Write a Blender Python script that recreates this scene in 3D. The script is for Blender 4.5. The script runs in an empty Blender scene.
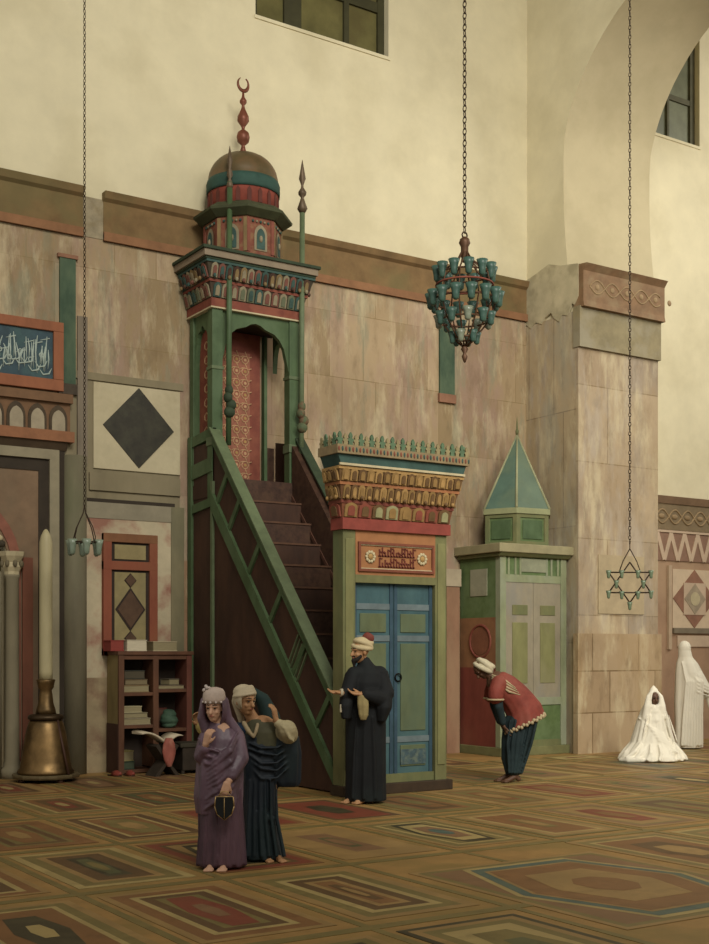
import bpy, bmesh, math, random
from mathutils import Vector, Matrix, Euler
R = random.Random(7)
scene = bpy.context.scene
COL = scene.collection
PI = math.pi
YAW = -math.atan2(0.5458, 0.8379)

# ------------------------------------------------------------------ materials
def lin(h):
    h = h.lstrip('#')
    o = []
    for i in (0, 2, 4):
        c = int(h[i:i+2], 16) / 255
        o.append(c / 12.92 if c <= .04045 else ((c + .055) / 1.055) ** 2.4)
    return o
def mixc(a, b, t): return [a[i] * (1 - t) + b[i] * t for i in range(3)]
_M = {}
def dull(c, k):
    """olive haze put into the colour: pull a colour towards the warm grey of its own lightness"""
    l = .3 * c[0] + .59 * c[1] + .11 * c[2]
    return mixc(c, [l * 1.12, l * 1.0, l * .74], k)
def mat(name, hexc, var=.18, scale=4., stretch=(1, 1, 1), rough=.75, metal=0., bump=.0, alt=None, altamt=.0, altscale=1.2, spec=.3, haze=.27):
    """mottled paint / stone / cloth: base colour broken by two noises, optional second tint in patches"""
    if name in _M: return _M[name]
    m = bpy.data.materials.new(name); m.use_nodes = True
    nt = m.node_tree; N = nt.nodes; L = nt.links
    b = N['Principled BSDF']
    b.inputs['Roughness'].default_value = rough
    b.inputs['Metallic'].default_value = metal
    b.inputs['Specular IOR Level'].default_value = spec
    tc = N.new('ShaderNodeTexCoord'); mp = N.new('ShaderNodeMapping')
    mp.inputs['Scale'].default_value = stretch
    L.new(tc.outputs['Object'], mp.inputs['Vector'])
    nz = N.new('ShaderNodeTexNoise'); nz.inputs['Scale'].default_value = scale
    nz.inputs['Detail'].default_value = 6; nz.inputs['Roughness'].default_value = .65
    L.new(mp.outputs['Vector'], nz.inputs['Vector'])
    c = dull(lin(hexc), haze)
    ramp = N.new('ShaderNodeValToRGB')
    ramp.color_ramp.elements[0].position = .3; ramp.color_ramp.elements[1].position = .7
    ramp.color_ramp.elements[0].color = [x * (1 - var) for x in c] + [1]
    ramp.color_ramp.elements[1].color = [min(1, x * (1 + var)) for x in c] + [1]
    L.new(nz.outputs['Fac'], ramp.inputs['Fac'])
    out = ramp.outputs['Color']
    if alt:
        n2 = N.new('ShaderNodeTexNoise'); n2.inputs['Scale'].default_value = altscale
        n2.inputs['Detail'].default_value = 5; n2.inputs['Roughness'].default_value = .6
        L.new(mp.outputs['Vector'], n2.inputs['Vector'])
        r2 = N.new('ShaderNodeValToRGB')
        r2.color_ramp.elements[0].position = .47; r2.color_ramp.elements[1].position = .62
        r2.color_ramp.elements[1].color = (altamt, altamt, altamt, 1)
        L.new(n2.outputs['Fac'], r2.inputs['Fac'])
        mx = N.new('ShaderNodeMix'); mx.data_type = 'RGBA'
        mx.inputs['B'].default_value = dull(lin(alt), haze) + [1]
        L.new(r2.outputs['Color'], mx.inputs['Factor']); L.new(out, mx.inputs['A'])
        out = mx.outputs['Result']
    L.new(out, b.inputs['Base Color'])
    if bump:
        bp = N.new('ShaderNodeBump'); bp.inputs['Strength'].default_value = bump; bp.inputs['Distance'].default_value = .02
        L.new(nz.outputs['Fac'], bp.inputs['Height']); L.new(bp.outputs['Normal'], b.inputs['Normal'])
    _M[name] = m
    return m

def slab_mat(name, c1, c2, w, h, mortar, alt, axis='xz', off=(0, 0), altamt=.55, mort=.012, alt2=None):
    """marble slabs / ashlar: brick grid with a tint per slab, streaks and stained patches"""
    if name in _M: return _M[name]
    m = bpy.data.materials.new(name); m.use_nodes = True
    nt = m.node_tree; N = nt.nodes; L = nt.links
    b = N['Principled BSDF']; b.inputs['Roughness'].default_value = .7; b.inputs['Specular IOR Level'].default_value = .25
    tc = N.new('ShaderNodeTexCoord'); sp = N.new('ShaderNodeSeparateXYZ'); cb = N.new('ShaderNodeCombineXYZ')
    L.new(tc.outputs['Object'], sp.inputs[0])
    src = {'x': 'X', 'y': 'Y', 'z': 'Z'}
    L.new(sp.outputs[src[axis[0]]], cb.inputs['X']); L.new(sp.outputs[src[axis[1]]], cb.inputs['Y'])
    mp = N.new('ShaderNodeMapping'); mp.inputs['Location'].default_value = (off[0], off[1], 0)
    L.new(cb.outputs[0], mp.inputs['Vector'])
    br = N.new('ShaderNodeTexBrick'); br.offset = .37; br.squash = 1
    br.inputs['Scale'].default_value = 1
    br.inputs['Brick Width'].default_value = w; br.inputs['Row Height'].default_value = h
    br.inputs['Mortar Size'].default_value = mort; br.inputs['Mortar Smooth'].default_value = .4
    br.inputs['Color1'].default_value = lin(c1) + [1]; br.inputs['Color2'].default_value = lin(c2) + [1]
    br.inputs['Mortar'].default_value = lin(mortar) + [1]
    L.new(mp.outputs[0], br.inputs['Vector'])
    out = br.outputs['Color']
    def layer(out, sc, scl, lo, hi, amt, col):
        mp2 = N.new('ShaderNodeMapping'); mp2.inputs['Scale'].default_value = sc
        L.new(tc.outputs['Object'], mp2.inputs['Vector'])
        n = N.new('ShaderNodeTexNoise'); n.inputs['Scale'].default_value = scl; n.inputs['Detail'].default_value = 8
        n.inputs['Roughness'].default_value = .68
        L.new(mp2.outputs[0], n.inputs['Vector'])
        r = N.new('ShaderNodeValToRGB'); r.color_ramp.elements[0].position = lo; r.color_ramp.elements[1].position = hi
        r.color_ramp.elements[1].color = (amt, amt, amt, 1)
        L.new(n.outputs['Fac'], r.inputs['Fac'])
        x = N.new('ShaderNodeMix'); x.data_type = 'RGBA'; x.inputs['B'].default_value = lin(col) + [1]
        L.new(r.outputs['Color'], x.inputs['Factor']); L.new(out, x.inputs['A'])
        return x.outputs['Result']
    out = layer(out, (1, 1, .35), 1.1, .46, .6, altamt + .15, alt)
    if alt2: out = layer(out, (1.3, 1.3, .3), 2.0, .52, .62, .7, alt2)
    out = layer(out, (1.6, 1.6, .4), 2.2, .5, .64, .55, '#c4b693')
    out = layer(out, (2, 2, .7), 2.6, .5, .72, .42, '#5c4830')
    out = layer(out, (.5, .5, .5), 1.5, .5, .68, .35, '#8a7350')
    L.new(out, b.inputs['Base Color'])
    _M[name] = m
    return m

# ------------------------------------------------------------------ mesh builder
class MB:
    def __init__(s): s.bm = bmesh.new(); s.mats = []
    def mi(s, m):
        if m is None: return 0
        if m not in s.mats: s.mats.append(m)
        return s.mats.index(m)
    def face(s, vs, m, smooth=False):
        try: f = s.bm.faces.new(vs)
        except ValueError: return None
        f.material_index = s.mi(m); f.smooth = smooth
        return f
    def quad(s, pts, m): return s.face([s.bm.verts.new(p) for p in pts], m)
    def box(s, x0, x1, y0, y1, z0, z1, m):
        v = [s.bm.verts.new((x, y, z)) for x in (x0, x1) for y in (y0, y1) for z in (z0, z1)]
        for a in ((0, 1, 3, 2), (4, 6, 7, 5), (0, 4, 5, 1), (2, 3, 7, 6), (0, 2, 6, 4), (1, 5, 7, 3)):
            s.face([v[i] for i in a], m)
    def prism(s, poly, axis, a, b, m):
        def P(p, t):
            return {'x': (t, p[0], p[1]), 'y': (p[0], t, p[1]), 'z': (p[0], p[1], t)}[axis]
        A = [s.bm.verts.new(P(p, a)) for p in poly]; B = [s.bm.verts.new(P(p, b)) for p in poly]
        n = len(poly)
        s.face(A, m); s.face(B[::-1], m)
        for i in range(n): s.face([A[i], B[i], B[(i + 1) % n], A[(i + 1) % n]], m)
    def loft(s, rings, m, cap=True, smooth=True, closed=True):
        V = [[s.bm.verts.new(p) for p in r] for r in rings]
        n = len(V[0])
        for a, b in zip(V, V[1:]):
            for i in range(n if closed else n - 1):
                s.face([a[i], a[(i + 1) % n], b[(i + 1) % n], b[i]], m, smooth)
        if cap: s.face(V[0][::-1], m, False); s.face(V[-1], m, False)
        return V
    def lathe(s, prof, c, m, n=24, smooth=True, rot=0., sq=(1, 1)):
        rings = [[(c[0] + max(r, 1e-4) * sq[0] * math.cos(rot + 2 * PI * i / n), c[1] + max(r, 1e-4) * sq[1] * math.sin(rot + 2 * PI * i / n), c[2] + z) for i in range(n)] for r, z in prof]
        s.loft(rings, m, True, smooth)
    def tube(s, pts, r, m, n=8, smooth=True):
        pts = [Vector(p) for p in pts]
        rr = r if isinstance(r, (list, tuple)) else [r] * len(pts)
        rings = []; up = Vector((0.123, .31, .94)).normalized()
        for i, p in enumerate(pts):
            d = (pts[min(i + 1, len(pts) - 1)] - pts[max(i - 1, 0)]).normalized()
            a = d.cross(up)
            if a.length < .05: a = d.cross(Vector((1, 0, 0)))
            a.normalize(); b = d.cross(a)
            rings.append([p + (a * math.cos(2 * PI * k / n) + b * math.sin(2 * PI * k / n)) * rr[i] for k in range(n)])
        s.loft(rings, m, True, smooth)
    def ball(s, c, r, m, n=14, rot=None):
        r = r if isinstance(r, (list, tuple)) else (r, r, r)
        c = Vector(c); q = rot or Matrix.Identity(3)
        rings = []
        k = max(5, n // 2)
        for j in range(k + 1):
            t = -PI / 2 + PI * j / k
            cr = max(math.cos(t), .02)
            rings.append([c + q @ Vector((r[0] * cr * math.cos(2 * PI * i / n), r[1] * cr * math.sin(2 * PI * i / n), r[2] * math.sin(t))) for i in range(n)])
        s.loft(rings, m)
    def torus(s, c, R0, r, m, n=20, k=8, M3=None):
        c = Vector(c); M3 = M3 or Matrix.Identity(3)
        V = [[s.bm.verts.new(c + M3 @ Vector(((R0 + r * math.cos(2 * PI * j / k)) * math.cos(2 * PI * i / n), (R0 + r * math.cos(2 * PI * j / k)) * math.sin(2 * PI * i / n), r * math.sin(2 * PI * j / k)))) for j in range(k)] for i in range(n)]
        for i in range(n):
            for j in range(k):
                s.face([V[i][j], V[(i + 1) % n][j], V[(i + 1) % n][(j + 1) % k], V[i][(j + 1) % k]], m, True)
    def limb(s, pts, radii, m, n=12):
        """tapered closed limb: a ball at each joint, a frustum between"""
        for p, r in zip(pts, radii): s.ball(p, r, m, n)
        for i in range(len(pts) - 1): s.tube([pts[i], pts[i + 1]], [radii[i], radii[i + 1]], m, n)
    def build(s, name, parent=None, m=None, bevel=0., local=False, remesh=0., smooth_it=0, sub=0):
        bmesh.ops.recalc_face_normals(s.bm, faces=s.bm.faces)
        off = OFF.get(parent.name, Vector()) if (parent and not local) else Vector()
        if off.length: bmesh.ops.translate(s.bm, vec=-off, verts=s.bm.verts)
        me = bpy.data.meshes.new(name); s.bm.to_mesh(me); s.bm.free()
        for k in (s.mats or [m]): me.materials.append(k)
        o = bpy.data.objects.new(name, me); COL.objects.link(o)
        if remesh:
            r = o.modifiers.new('remesh', 'REMESH'); r.mode = 'VOXEL'; r.voxel_size = remesh; r.use_smooth_shade = True
            if smooth_it:
                q = o.modifiers.new('smooth', 'SMOOTH'); q.factor = .5; q.iterations = smooth_it
            dg = bpy.context.evaluated_depsgraph_get(); dg.update()
            me2 = bpy.data.meshes.new_from_object(o.evaluated_get(dg), depsgraph=dg)
            o.modifiers.clear(); o.data = me2; me2.name = name
            bpy.data.meshes.remove(me)
            for p in me2.polygons: p.use_smooth = True
        if bevel:
            bv = o.modifiers.new('bevel', 'BEVEL'); bv.width = bevel; bv.segments = 2; bv.limit_method = 'ANGLE'
        if parent: o.parent = parent; OFF[o.name] = OFF.get(parent.name, Vector())
        else: OFF[o.name] = Vector()
        return o
OFF = {}
def thing(name, label, cat, loc=(0, 0, 0), rz=0., group=None):
    o = bpy.data.objects.new(name, None); COL.objects.link(o)
    o.empty_display_size = .2
    o.location = loc; o.rotation_euler = (0, 0, rz)
    o['label'] = label; o['category'] = cat
    if group: o['group'] = group
    OFF[o.name] = Vector(loc)
    return o
def tag(o, label, cat, group=None):
    o['label'] = label; o['category'] = cat
    if group: o['group'] = group
    return o
def struct(o, label=None):
    o['kind'] = 'structure'
    if label: o['label'] = label
    return o
def rebase(o, loc):
    """put the origin of a single-mesh thing at its base"""
    v = Vector(loc); o.data.transform(Matrix.Translation(-v)); o.location = v; return o
def bar(p, q, w):
    """polygon of a bar from p to q, width w (2D)"""
    d = Vector((q[0] - p[0], q[1] - p[1])).normalized(); n = Vector((-d.y, d.x)) * w / 2
    return [(p[0] + n.x, p[1] + n.y), (q[0] + n.x, q[1] + n.y), (q[0] - n.x, q[1] - n.y), (p[0] - n.x, p[1] - n.y)]
def pointed_arch(x0, x1, z0, zs, zt, n=6):
    """outline of a pointed opening: jambs from z0, springing zs, apex zt (counter-clockwise from lower left)"""
    c = (x0 + x1) / 2; h = (x1 - x0) / 2
    L = [(x0, z0)]
    for i in range(n + 1):
        t = i / n; L.append((x0 + h * (1 - math.cos(t * PI / 2 * .86)) / (1 - math.cos(PI / 2 * .86)), zs + (zt - zs) * math.sin(t * PI / 2 * .86) / math.sin(PI / 2 * .86)))
    Rr = [(2 * c - x, z) for x, z in L[:-1]]
    return L + Rr[::-1]

# paints and stones
PLASTER = mat('pale_plaster', '#d3c9a4', .07, 1.6, rough=.9, alt='#bbaf86', altamt=.4, altscale=.7, bump=.1)
PLASTER_R = mat('white_plaster', '#cbbf9c', .07, 1.6, rough=.9, alt='#b3a67f', altamt=.4, altscale=.6)
CORN = mat('cornice_stone', '#7b5c30', .25, 3, rough=.85, alt='#6b6234', altamt=.6, altscale=1.1, bump=.2)
CORN2 = mat('cornice_edge', '#8a5a33', .2, 4, rough=.85)
SLAB = slab_mat('marble_dado', '#ab9575', '#8c7858', .62, 1.0, '#86724f', '#9a8070', alt2='#85826a', off=(.3, .12), mort=.008)
SLABW = slab_mat('lower_wall_stone', '#9a8362', '#8c7556', 1.4, 1.05, '#7c6648', '#946f56', off=(.2, 0), mort=.008)
ASH = slab_mat('pier_stone', '#ab9778', '#9a866a', 1.3, 1.25, '#857152', '#8f8474', axis='xz', off=(.5, .25), alt2='#a89a86')
ASHS = slab_mat('pier_side_stone', '#ab9878', '#9a8868', .62, 1.9, '#86745a', '#94917f', axis='yz', off=(.1, .1), alt2='#a3998a')
DADOR = mat('rosy_dado', '#a27b5c', .14, 2.2, rough=.85, alt='#b08f6c', altamt=.6, altscale=.8)
BAND = mat('grey_tan_stone', '#7d7152', .16, 2.5, (1, 1, .4), alt='#8d8060', altamt=.5)
DKBAND = mat('dark_stone_and_gap', '#352a1c', .2, 4)
GREEN = mat('green_paint', '#3e5a32', .22, 5, (1, 1, .6), rough=.55, alt='#4c6642', altamt=.6, altscale=2.5)
GREENLT = mat('worn_green_paint', '#566844', .2, 6, rough=.6)
GREENDK = mat('dark_green_paint', '#2a3c24', .25, 6)
OLIVE = mat('olive_paint', '#6a6a3a', .2, 5, (1, 1, .5), alt='#54673c', altamt=.6, altscale=2)
BROWN = mat('dark_brown_wood', '#3e2417', .3, 5, (1, 1, .35), rough=.65, alt='#52301c', altamt=.5, altscale=2)
BROWN2 = mat('carved_brown_wood', '#43281a', .4, 14, rough=.65, alt='#553822', altamt=.5, altscale=6)
REDBR = mat('red_brown_paint', '#7c3222', .22, 6, alt='#8c4a2c', altamt=.4, altscale=3)
REDLAT = mat('red_lattice_paint', '#94523a', .2, 8)
OCHRE = mat('ochre_paint', '#a37a35', .22, 7)
ORANGE = mat('orange_wood', '#94502a', .18, 5, (1, 1, .4))
CREAM = mat('cream_paint', '#b5a67e', .15, 6)
GREYW = mat('greyish_paint', '#97896f', .2, 5)
# ------------------------------------------------------------------ the setting
m = MB(); m.box(1, 27, -22, .6, -.3, 0, mat('pavement_bands', '#94703a', .2, 3.5, (1, 1, 1), rough=.55, alt='#7c6732', altamt=.65, altscale=1.3, bump=.05, haze=.1))
floor = struct(m.build('floor'))
PAL = {k: mat('inlay_' + k, c, .24, 5, (1, 1, 1), rough=.5, alt=a, altamt=.6, altscale=2.5, haze=.12) for k, c, a in (
    ('tan', '#92723f', '#7d6236'), ('olive', '#746434', '#645a2f'), ('brown', '#5e4426', '#523d23'), ('dark', '#3b3421', '#4a442c'), ('red', '#7a3a26', '#6c3824'), ('rust', '#7c542c', '#6e4a28'), ('green', '#545432', '#4a5234'), ('blue', '#465a52', '#545f4a'), ('rose', '#7c5a3a', '#705032'), ('cream', '#a08a52', '#8c7644'))}
def inlay(x0, x1, y0, y1, bands, centre=None, hexa=None):
    """one rectangular marble panel: nested frames (width, colour), centre motif"""
    q = MB(); z = .004
    q.box(x0, x1, y0, y1, -.02, .002, PAL[bands[0][1]])
    a = [x0, x1, y0, y1]
    for w, c in bands:
        b = [a[0] + w, a[1] - w, a[2] + w, a[3] - w]
        if b[1] <= b[0] or b[3] <= b[2]: break
        o = [(a[0], a[2]), (a[1], a[2]), (a[1], a[3]), (a[0], a[3])]; i = [(b[0], b[2]), (b[1], b[2]), (b[1], b[3]), (b[0], b[3])]
        for k in range(4):
            q.quad([(*o[k], z), (*o[(k + 1) % 4], z), (*i[(k + 1) % 4], z), (*i[k], z)], PAL[c])
        a = b
    q.quad([(a[0], a[2], z), (a[1], a[2], z), (a[1], a[3], z), (a[0], a[3], z)], PAL[centre or 'brown'])
    if hexa:
        cx, cy = (a[0] + a[1]) / 2, (a[2] + a[3]) / 2; hx, hy = (a[1] - a[0]) / 2, (a[3] - a[2]) / 2
        for t, (s, c) in enumerate(hexa):
            n = 6 if s > .3 else 8
            if n == 6: pts = [(cx - hx * s * .62, cy - hy * s), (cx + hx * s * .62, cy - hy * s), (cx + hx * s, cy), (cx + hx * s * .62, cy + hy * s), (cx - hx * s * .62, cy + hy * s), (cx - hx * s, cy)]
            else: pts = [(cx + hx * s * math.cos(PI / 8 + k * PI / 4), cy + hy * s * math.sin(PI / 8 + k * PI / 4)) for k in range(8)]
            q.face([q.bm.verts.new((*p, z + .001 * (t + 1))) for p in pts], PAL[c])
    return q.build('inlay_panel', floor)
SPECIAL = {
    (0, 1): ([(.07, 'cream'), (.1, 'olive'), (.06, 'tan'), (.12, 'brown')], 'dark', [(.8, 'green'), (.45, 'olive')]),
    (0, 0): ([(.06, 'tan'), (.1, 'rust'), (.05, 'cream'), (.08, 'brown')], 'olive', [(.95, 'red'), (.4, 'rose')]),
    (1, 0): ([(.08, 'tan'), (.09, 'olive'), (.06, 'cream'), (.09, 'brown'), (.05, 'tan')], 'rust', [(.7, 'brown'), (.4, 'tan')]),
    (1, 2): ([(.05, 'tan'), (.1, 'brown'), (.04, 'cream')], 'rust', [(.8, 'olive'), (.4, 'tan')]),
    (1, 1): ([(.05, 'rust'), (.09, 'red'), (.05, 'brown')], 'tan', [(.9, 'dark'), (.7, 'cream'), (.5, 'olive')]),
    (3, 1): ([(.06, 'tan'), (.08, 'olive'), (.04, 'cream')], 'olive', [(.95, 'dark'), (.8, 'cream'), (.55, 'rose'), (.3, 'blue')]),
    (5, 1): ([(.06, 'tan'), (.07, 'rose'), (.05, 'olive')], 'tan', [(.75, 'red'), (.4, 'rust')]),
    (6, 2): ([(.05, 'cream'), (.09, 'rust'), (.05, 'tan')], 'red', [(.8, 'rust'), (.45, 'rose')]),
    (0, -1): ([(.05, 'tan'), (.07, 'olive'), (.05, 'dark')], 'olive', [(.6, 'dark')]),
    (1, -1): ([(.05, 'dark'), (.06, 'tan'), (.08, 'olive')], 'cream', [(.8, 'olive'), (.45, 'green')]),
    (3, 2): ([(.05, 'tan'), (.07, 'brown')], 'red', [(.5, 'dark')]),
    (2, 2): ([(.05, 'tan'), (.08, 'rust')], 'red', [(.6, 'dark'), (.3, 'rust')]),
    (-1, 1): ([(.05, 'tan'), (.08, 'rust'), (.05, 'cream')], 'brown', [(.6, 'dark')]),
    (-1, 2): ([(.05, 'green'), (.06, 'cream'), (.08, 'dark')], 'green', [(.5, 'olive')]),
}
names = list(PAL)
for i in range(-2, 19):
    for j in range(-2, 5):
        x0 = 3.08 + i * 1.1; y0 = -9.8 + j * 1.93
        if x0 < 1.1 or (i, j) in ((2, -1), (3, -1), (3, 0), (2, 0), (4, 0), (4, -1)): continue
        x1, y1 = x0 + .9, y0 + 1.6
        if y1 > -.02: y1 = -.1
        if y1 - y0 < .3: continue
        if 7.3 < x1 and x0 < 9.2 and y1 > -4.3:
            y1 = min(y1, -4.5)
            if y1 - y0 < .3: continue
        if x1 > 12.4 and y1 > -1.5 and x0 < 16: y1 = -1.55
        if y1 - y0 < .3: continue
        sp = SPECIAL.get((i, j))
        if not sp:
            c = [R.choice(['tan', 'olive', 'rust', 'cream', 'tan', 'olive']) for _ in range(3)] + [R.choice(['tan', 'rust', 'brown', 'rose'])]
            sp = ([(.06, c[0]), (R.uniform(.06, .12), c[1]), (.04, 'cream' if R.random() < .4 else c[2]), (R.uniform(.05, .1), c[3])],
                  R.choice(['olive', 'brown', 'rust', 'green', 'rose']), [(R.uniform(.55, .95), R.choice(['red', 'olive', 'dark', 'green', 'rust', 'rose', 'olive', 'rust'])), (R.uniform(.3, .5), R.choice(['tan', 'rose', 'olive', 'rust', 'cream']))])
        inlay(x0, x1, y0, y1, *sp)
# the wide panel with the long blue-framed hexagon, lower right
inlay(5.35, 7.2, -10.85, -8.62, [(.05, 'tan'), (.06, 'olive')], 'rose', [(1, 'cream'), (.94, 'blue'), (.84, 'tan'), (.8, 'rust'), (.55, 'tan'), (.28, 'rust')])
inlay(7.35, 8.45, -9.85, -8.15, [(.06, 'tan'), (.08, 'olive'), (.04, 'cream')], 'rust', [(.7, 'brown'), (.4, 'tan')])

def strips(name, boxes, c, z=.003):
    q = MB()
    for x0, x1, y0, y1 in boxes: q.box(x0, x1, y0, y1, -.01, z, PAL[c])
    return q.build(name, floor)
strips('inlay_lines', [(2.975 + i * 1.1, 3.035 + i * 1.1, -13, -.2) for i in range(0, 8)] + [(2.975 + i * 1.1, 3.035 + i * 1.1, -13, -1.6) for i in range(8, 20)], 'olive')
strips('inlay_lines', [(1.2, 26, -8.09 + j * 1.93, -7.99 + j * 1.93) for j in range(-2, 4)], 'olive', .0036)

# back wall with two window openings
def wall_with_holes(m, x0, x1, z0, z1, y0, y1, holes, mt):
    """wall slab in xz, split into strips round rectangular holes (hx0,hx1,hz0,hz1)"""
    xs = sorted({x0, x1, *[h[0] for h in holes], *[h[1] for h in holes]})
    zs = sorted({z0, z1, *[h[2] for h in holes], *[h[3] for h in holes]})
    V = {}
    def v(x, y, z):
        k = (x, y, z)
        if k not in V: V[k] = m.bm.verts.new(k)
        return V[k]
    solid = {}
    for i in range(len(xs) - 1):
        for j in range(len(zs) - 1):
            cx, cz = (xs[i] + xs[i + 1]) / 2, (zs[j] + zs[j + 1]) / 2
            solid[i, j] = not any(h[0] < cx < h[1] and h[2] < cz < h[3] for h in holes)
    for (i, j), s in solid.items():
        if not s: continue
        a, b, c, d = xs[i], xs[i + 1], zs[j], zs[j + 1]
        m.face([v(a, y0, c), v(b, y0, c), v(b, y0, d), v(a, y0, d)], mt)
        m.face([v(a, y1, c), v(a, y1, d), v(b, y1, d), v(b, y1, c)], mt)
        for di, dj, q in ((-1, 0, ((a, c), (a, d))), (1, 0, ((b, c), (b, d))), (0, -1, ((a, c), (b, c))), (0, 1, ((a, d), (b, d)))):
            if not solid.get((i + di, j + dj), False):
                (p, r), (s2, t) = q
                m.face([v(p, y0, r), v(s2, y0, t), v(s2, y1, t), v(p, y1, r)], mt)
m = MB()
wall_with_holes(m, 1, 27, 0, 15, 0, .6, [(8.74, 11.13, 11.07, 13.6), (17.0, 18.32, 11.25, 13.8), (3.6, 5.0, 0, 3.3)], PLASTER)
wall_back = struct(m.build('wall_back'))
m = MB(); m.box(1, 27, -9, .6, 15, 15.2, mat('ceiling_boards', '#5a4426', .2, 3))
for k in range(14): m.box(2 + k * 1.8, 2.2 + k * 1.8, -9, 0, 14.75, 15, BROWN)
struct(m.build('ceiling'))
# marble dado (upper) + lower stone facing, left and centre bay
m = MB(); m.box(1, 14.01, -.03, 0, 5.46, 7.32, SLAB); struct(m.build('trim_1', wall_back))
m = MB(); m.box(7.5, 14.01, -.03, 0, 2.95, 5.46, SLAB); m.box(7.5, 14.01, -.035, 0, 0, 2.95, SLABW); struct(m.build('trim_2', wall_back))
# cornice moulding with a broken stretch at the left
m = MB()
prof = [(0, 7.28), (-.05, 7.28), (-.07, 7.36), (-.05, 7.38), (-.05, 7.82), (-.1, 7.86), (-.13, 7.95), (0, 7.95)]
for a, b, mt in ((1, 6.06, CORN), (6.35, 14.0, CORN)):
    m.prism(prof, 'x', a, b, mt)
    m.box(a, b, -.085, 0, 7.28, 7.4, CORN2)
m.prism([(0, 7.3), (-.04, 7.3), (-.045, 7.8), (0, 7.86)], 'x', 6.06, 6.35, mat('chipped_cornice', '#93866a', .25, 6, rough=.9, alt='#77643c', altamt=.7, altscale=2.5))
struct(m.build('trim_3', wall_back))
# windows
def window(n, x0, x1, z0, z1, mulls, rails):
    w = MB(); fr = mat('window_frame_wood_%d' % n, '#3c3a1c' if n == 1 else '#56543c', .2, 5)
    y0, y1 = .12, .24
    w.box(x0, x0 + .09, y0, y1, z0, z1, fr); w.box(x1 - .12, x1, y0, y1, z0, z1, fr)
    w.box(x0, x1, y0, y1, z0, z0 + .06, fr); w.box(x0, x1, y0, y1, z1 - .1, z1, fr)
    for x, t in mulls: w.box(x - t / 2, x + t / 2, y0, y1, z0, z1, fr)
    for z, t in rails: w.box(x0, x1, y0 + .01, y1 - .01, z - t / 2, z + t / 2, fr)
    o = struct(w.build('window_%d' % n))
    g = MB(); g.box(x0 + .02, x1 - .02, .17, .2, z0 + .02, z1 - .02, mat('dusty_glass_%d' % n, '#66602e' if n == 1 else '#6f7458', .25, 2.2, rough=.35, alt='#584e26' if n == 1 else '#5d614a', altamt=.7, altscale=1.3))
    struct(g.build('pane', o))
    s = MB(); s.box(x0 - .02, x1 + .02, -.02, .12, z0 - .05, z0, PLASTER); struct(s.build('window_sill', o))
window(1, 8.74, 11.13, 11.07, 13.6, [(9.45, .3), (10.42, .09)], [(11.88, .16)])
window(2, 17.0, 18.32, 11.25, 13.8, [(17.6, .05)], [(12.1, .1)])

# arcade wall: pier against the back wall, pointed arch towards the viewer, outer pier
Xa, Xb = 14.01, 15.78
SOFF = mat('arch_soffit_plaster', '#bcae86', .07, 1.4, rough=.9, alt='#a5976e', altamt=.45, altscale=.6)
fr = [(-1.02, 7.9), (-.95, 8.5), (-.91, 9.1), (-.91, 10.05), (-1.02, 10.42), (-1.18, 10.74), (-1.36, 11.0), (-1.57, 11.25), (-1.93, 11.56), (-2.24, 11.76), (-2.9, 12.1), (-3.6, 12.4)]
sm = [fr[0]]                                          # round the corners of the curve
for p, q in zip(fr, fr[1:]): sm += [(p[0] * .75 + q[0] * .25, p[1] * .75 + q[1] * .25), (p[0] * .25 + q[0] * .75, p[1] * .25 + q[1] * .75)]
fr = sm + [fr[-1]]
arc = fr + [(-7.2 - y, z) for y, z in fr[:-1]][::-1]
m = MB()
def vv(x, y, z): return m.bm.verts.new((x, y, z))
arc0, arcb = arc, [(y - .22 * max(-1, min(1, (y + 3.6) / 2.6)), z) for y, z in arc]
for x in (Xa, Xb):                                   # both faces: pier, strips above the arch, outer pier
    m.quad([(x, 0, 0), (x, -1.25, 0), (x, -1.25, 7.9), (x, 0, 7.9)], PLASTER); m.quad([(x, 0, 7.9), (x, -.6, 7.9), (x, -.6, 15), (x, 0, 15)], PLASTER)
    m.quad([(x, -5.95, 0), (x, -8.5, 0), (x, -8.5, 7.9), (x, -5.95, 7.9)], PLASTER); m.quad([(x, -6.6, 7.9), (x, -8.5, 7.9), (x, -8.5, 15), (x, -6.6, 15)], PLASTER)
    arc = arc0 if x == Xa else arcb
    for (ya, za), (yb, zb) in zip(arc, arc[1:]):
        # left half: strip from the wall side to the curve; beyond the crown: strip to the outer side
        if yb > -3.61 and za < 12.39: m.quad([(x, -.6, za), (x, ya, za), (x, yb, zb), (x, -.6, zb)], PLASTER)
        else: m.quad([(x, ya, za), (x, -6.6, za), (x, -6.6, zb), (x, yb, zb)], PLASTER)
    m.quad([(x, -.6, 12.4), (x, -6.6, 12.4), (x, -6.6, 15), (x, -.6, 15)], PLASTER)
for y0, z0, y1, z1 in ((0, 0, -1.25, 0), (-1.25, 0, -1.25, 7.9), (-1.25, 7.9, arc[0][0], 7.9), (arc[-1][0], 7.9, -5.95, 7.9), (-5.95, 7.9, -5.95, 0), (-8.5, 0, -8.5, 15), (-8.5, 15, 0, 15)):
    m.quad([(Xa, y0, z0), (Xb, y0, z0), (Xb, y1, z1), (Xa, y1, z1)], SOFF)
bmesh.ops.remove_doubles(m.bm, verts=m.bm.verts, dist=.001)
m.loft([[(Xa, y, z), (Xb, y2, z)] for (y, z), (y2, z2) in zip(arc0, arcb)], SOFF, False, True, False)
wall_right = struct(m.build('wall_right'))
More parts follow.
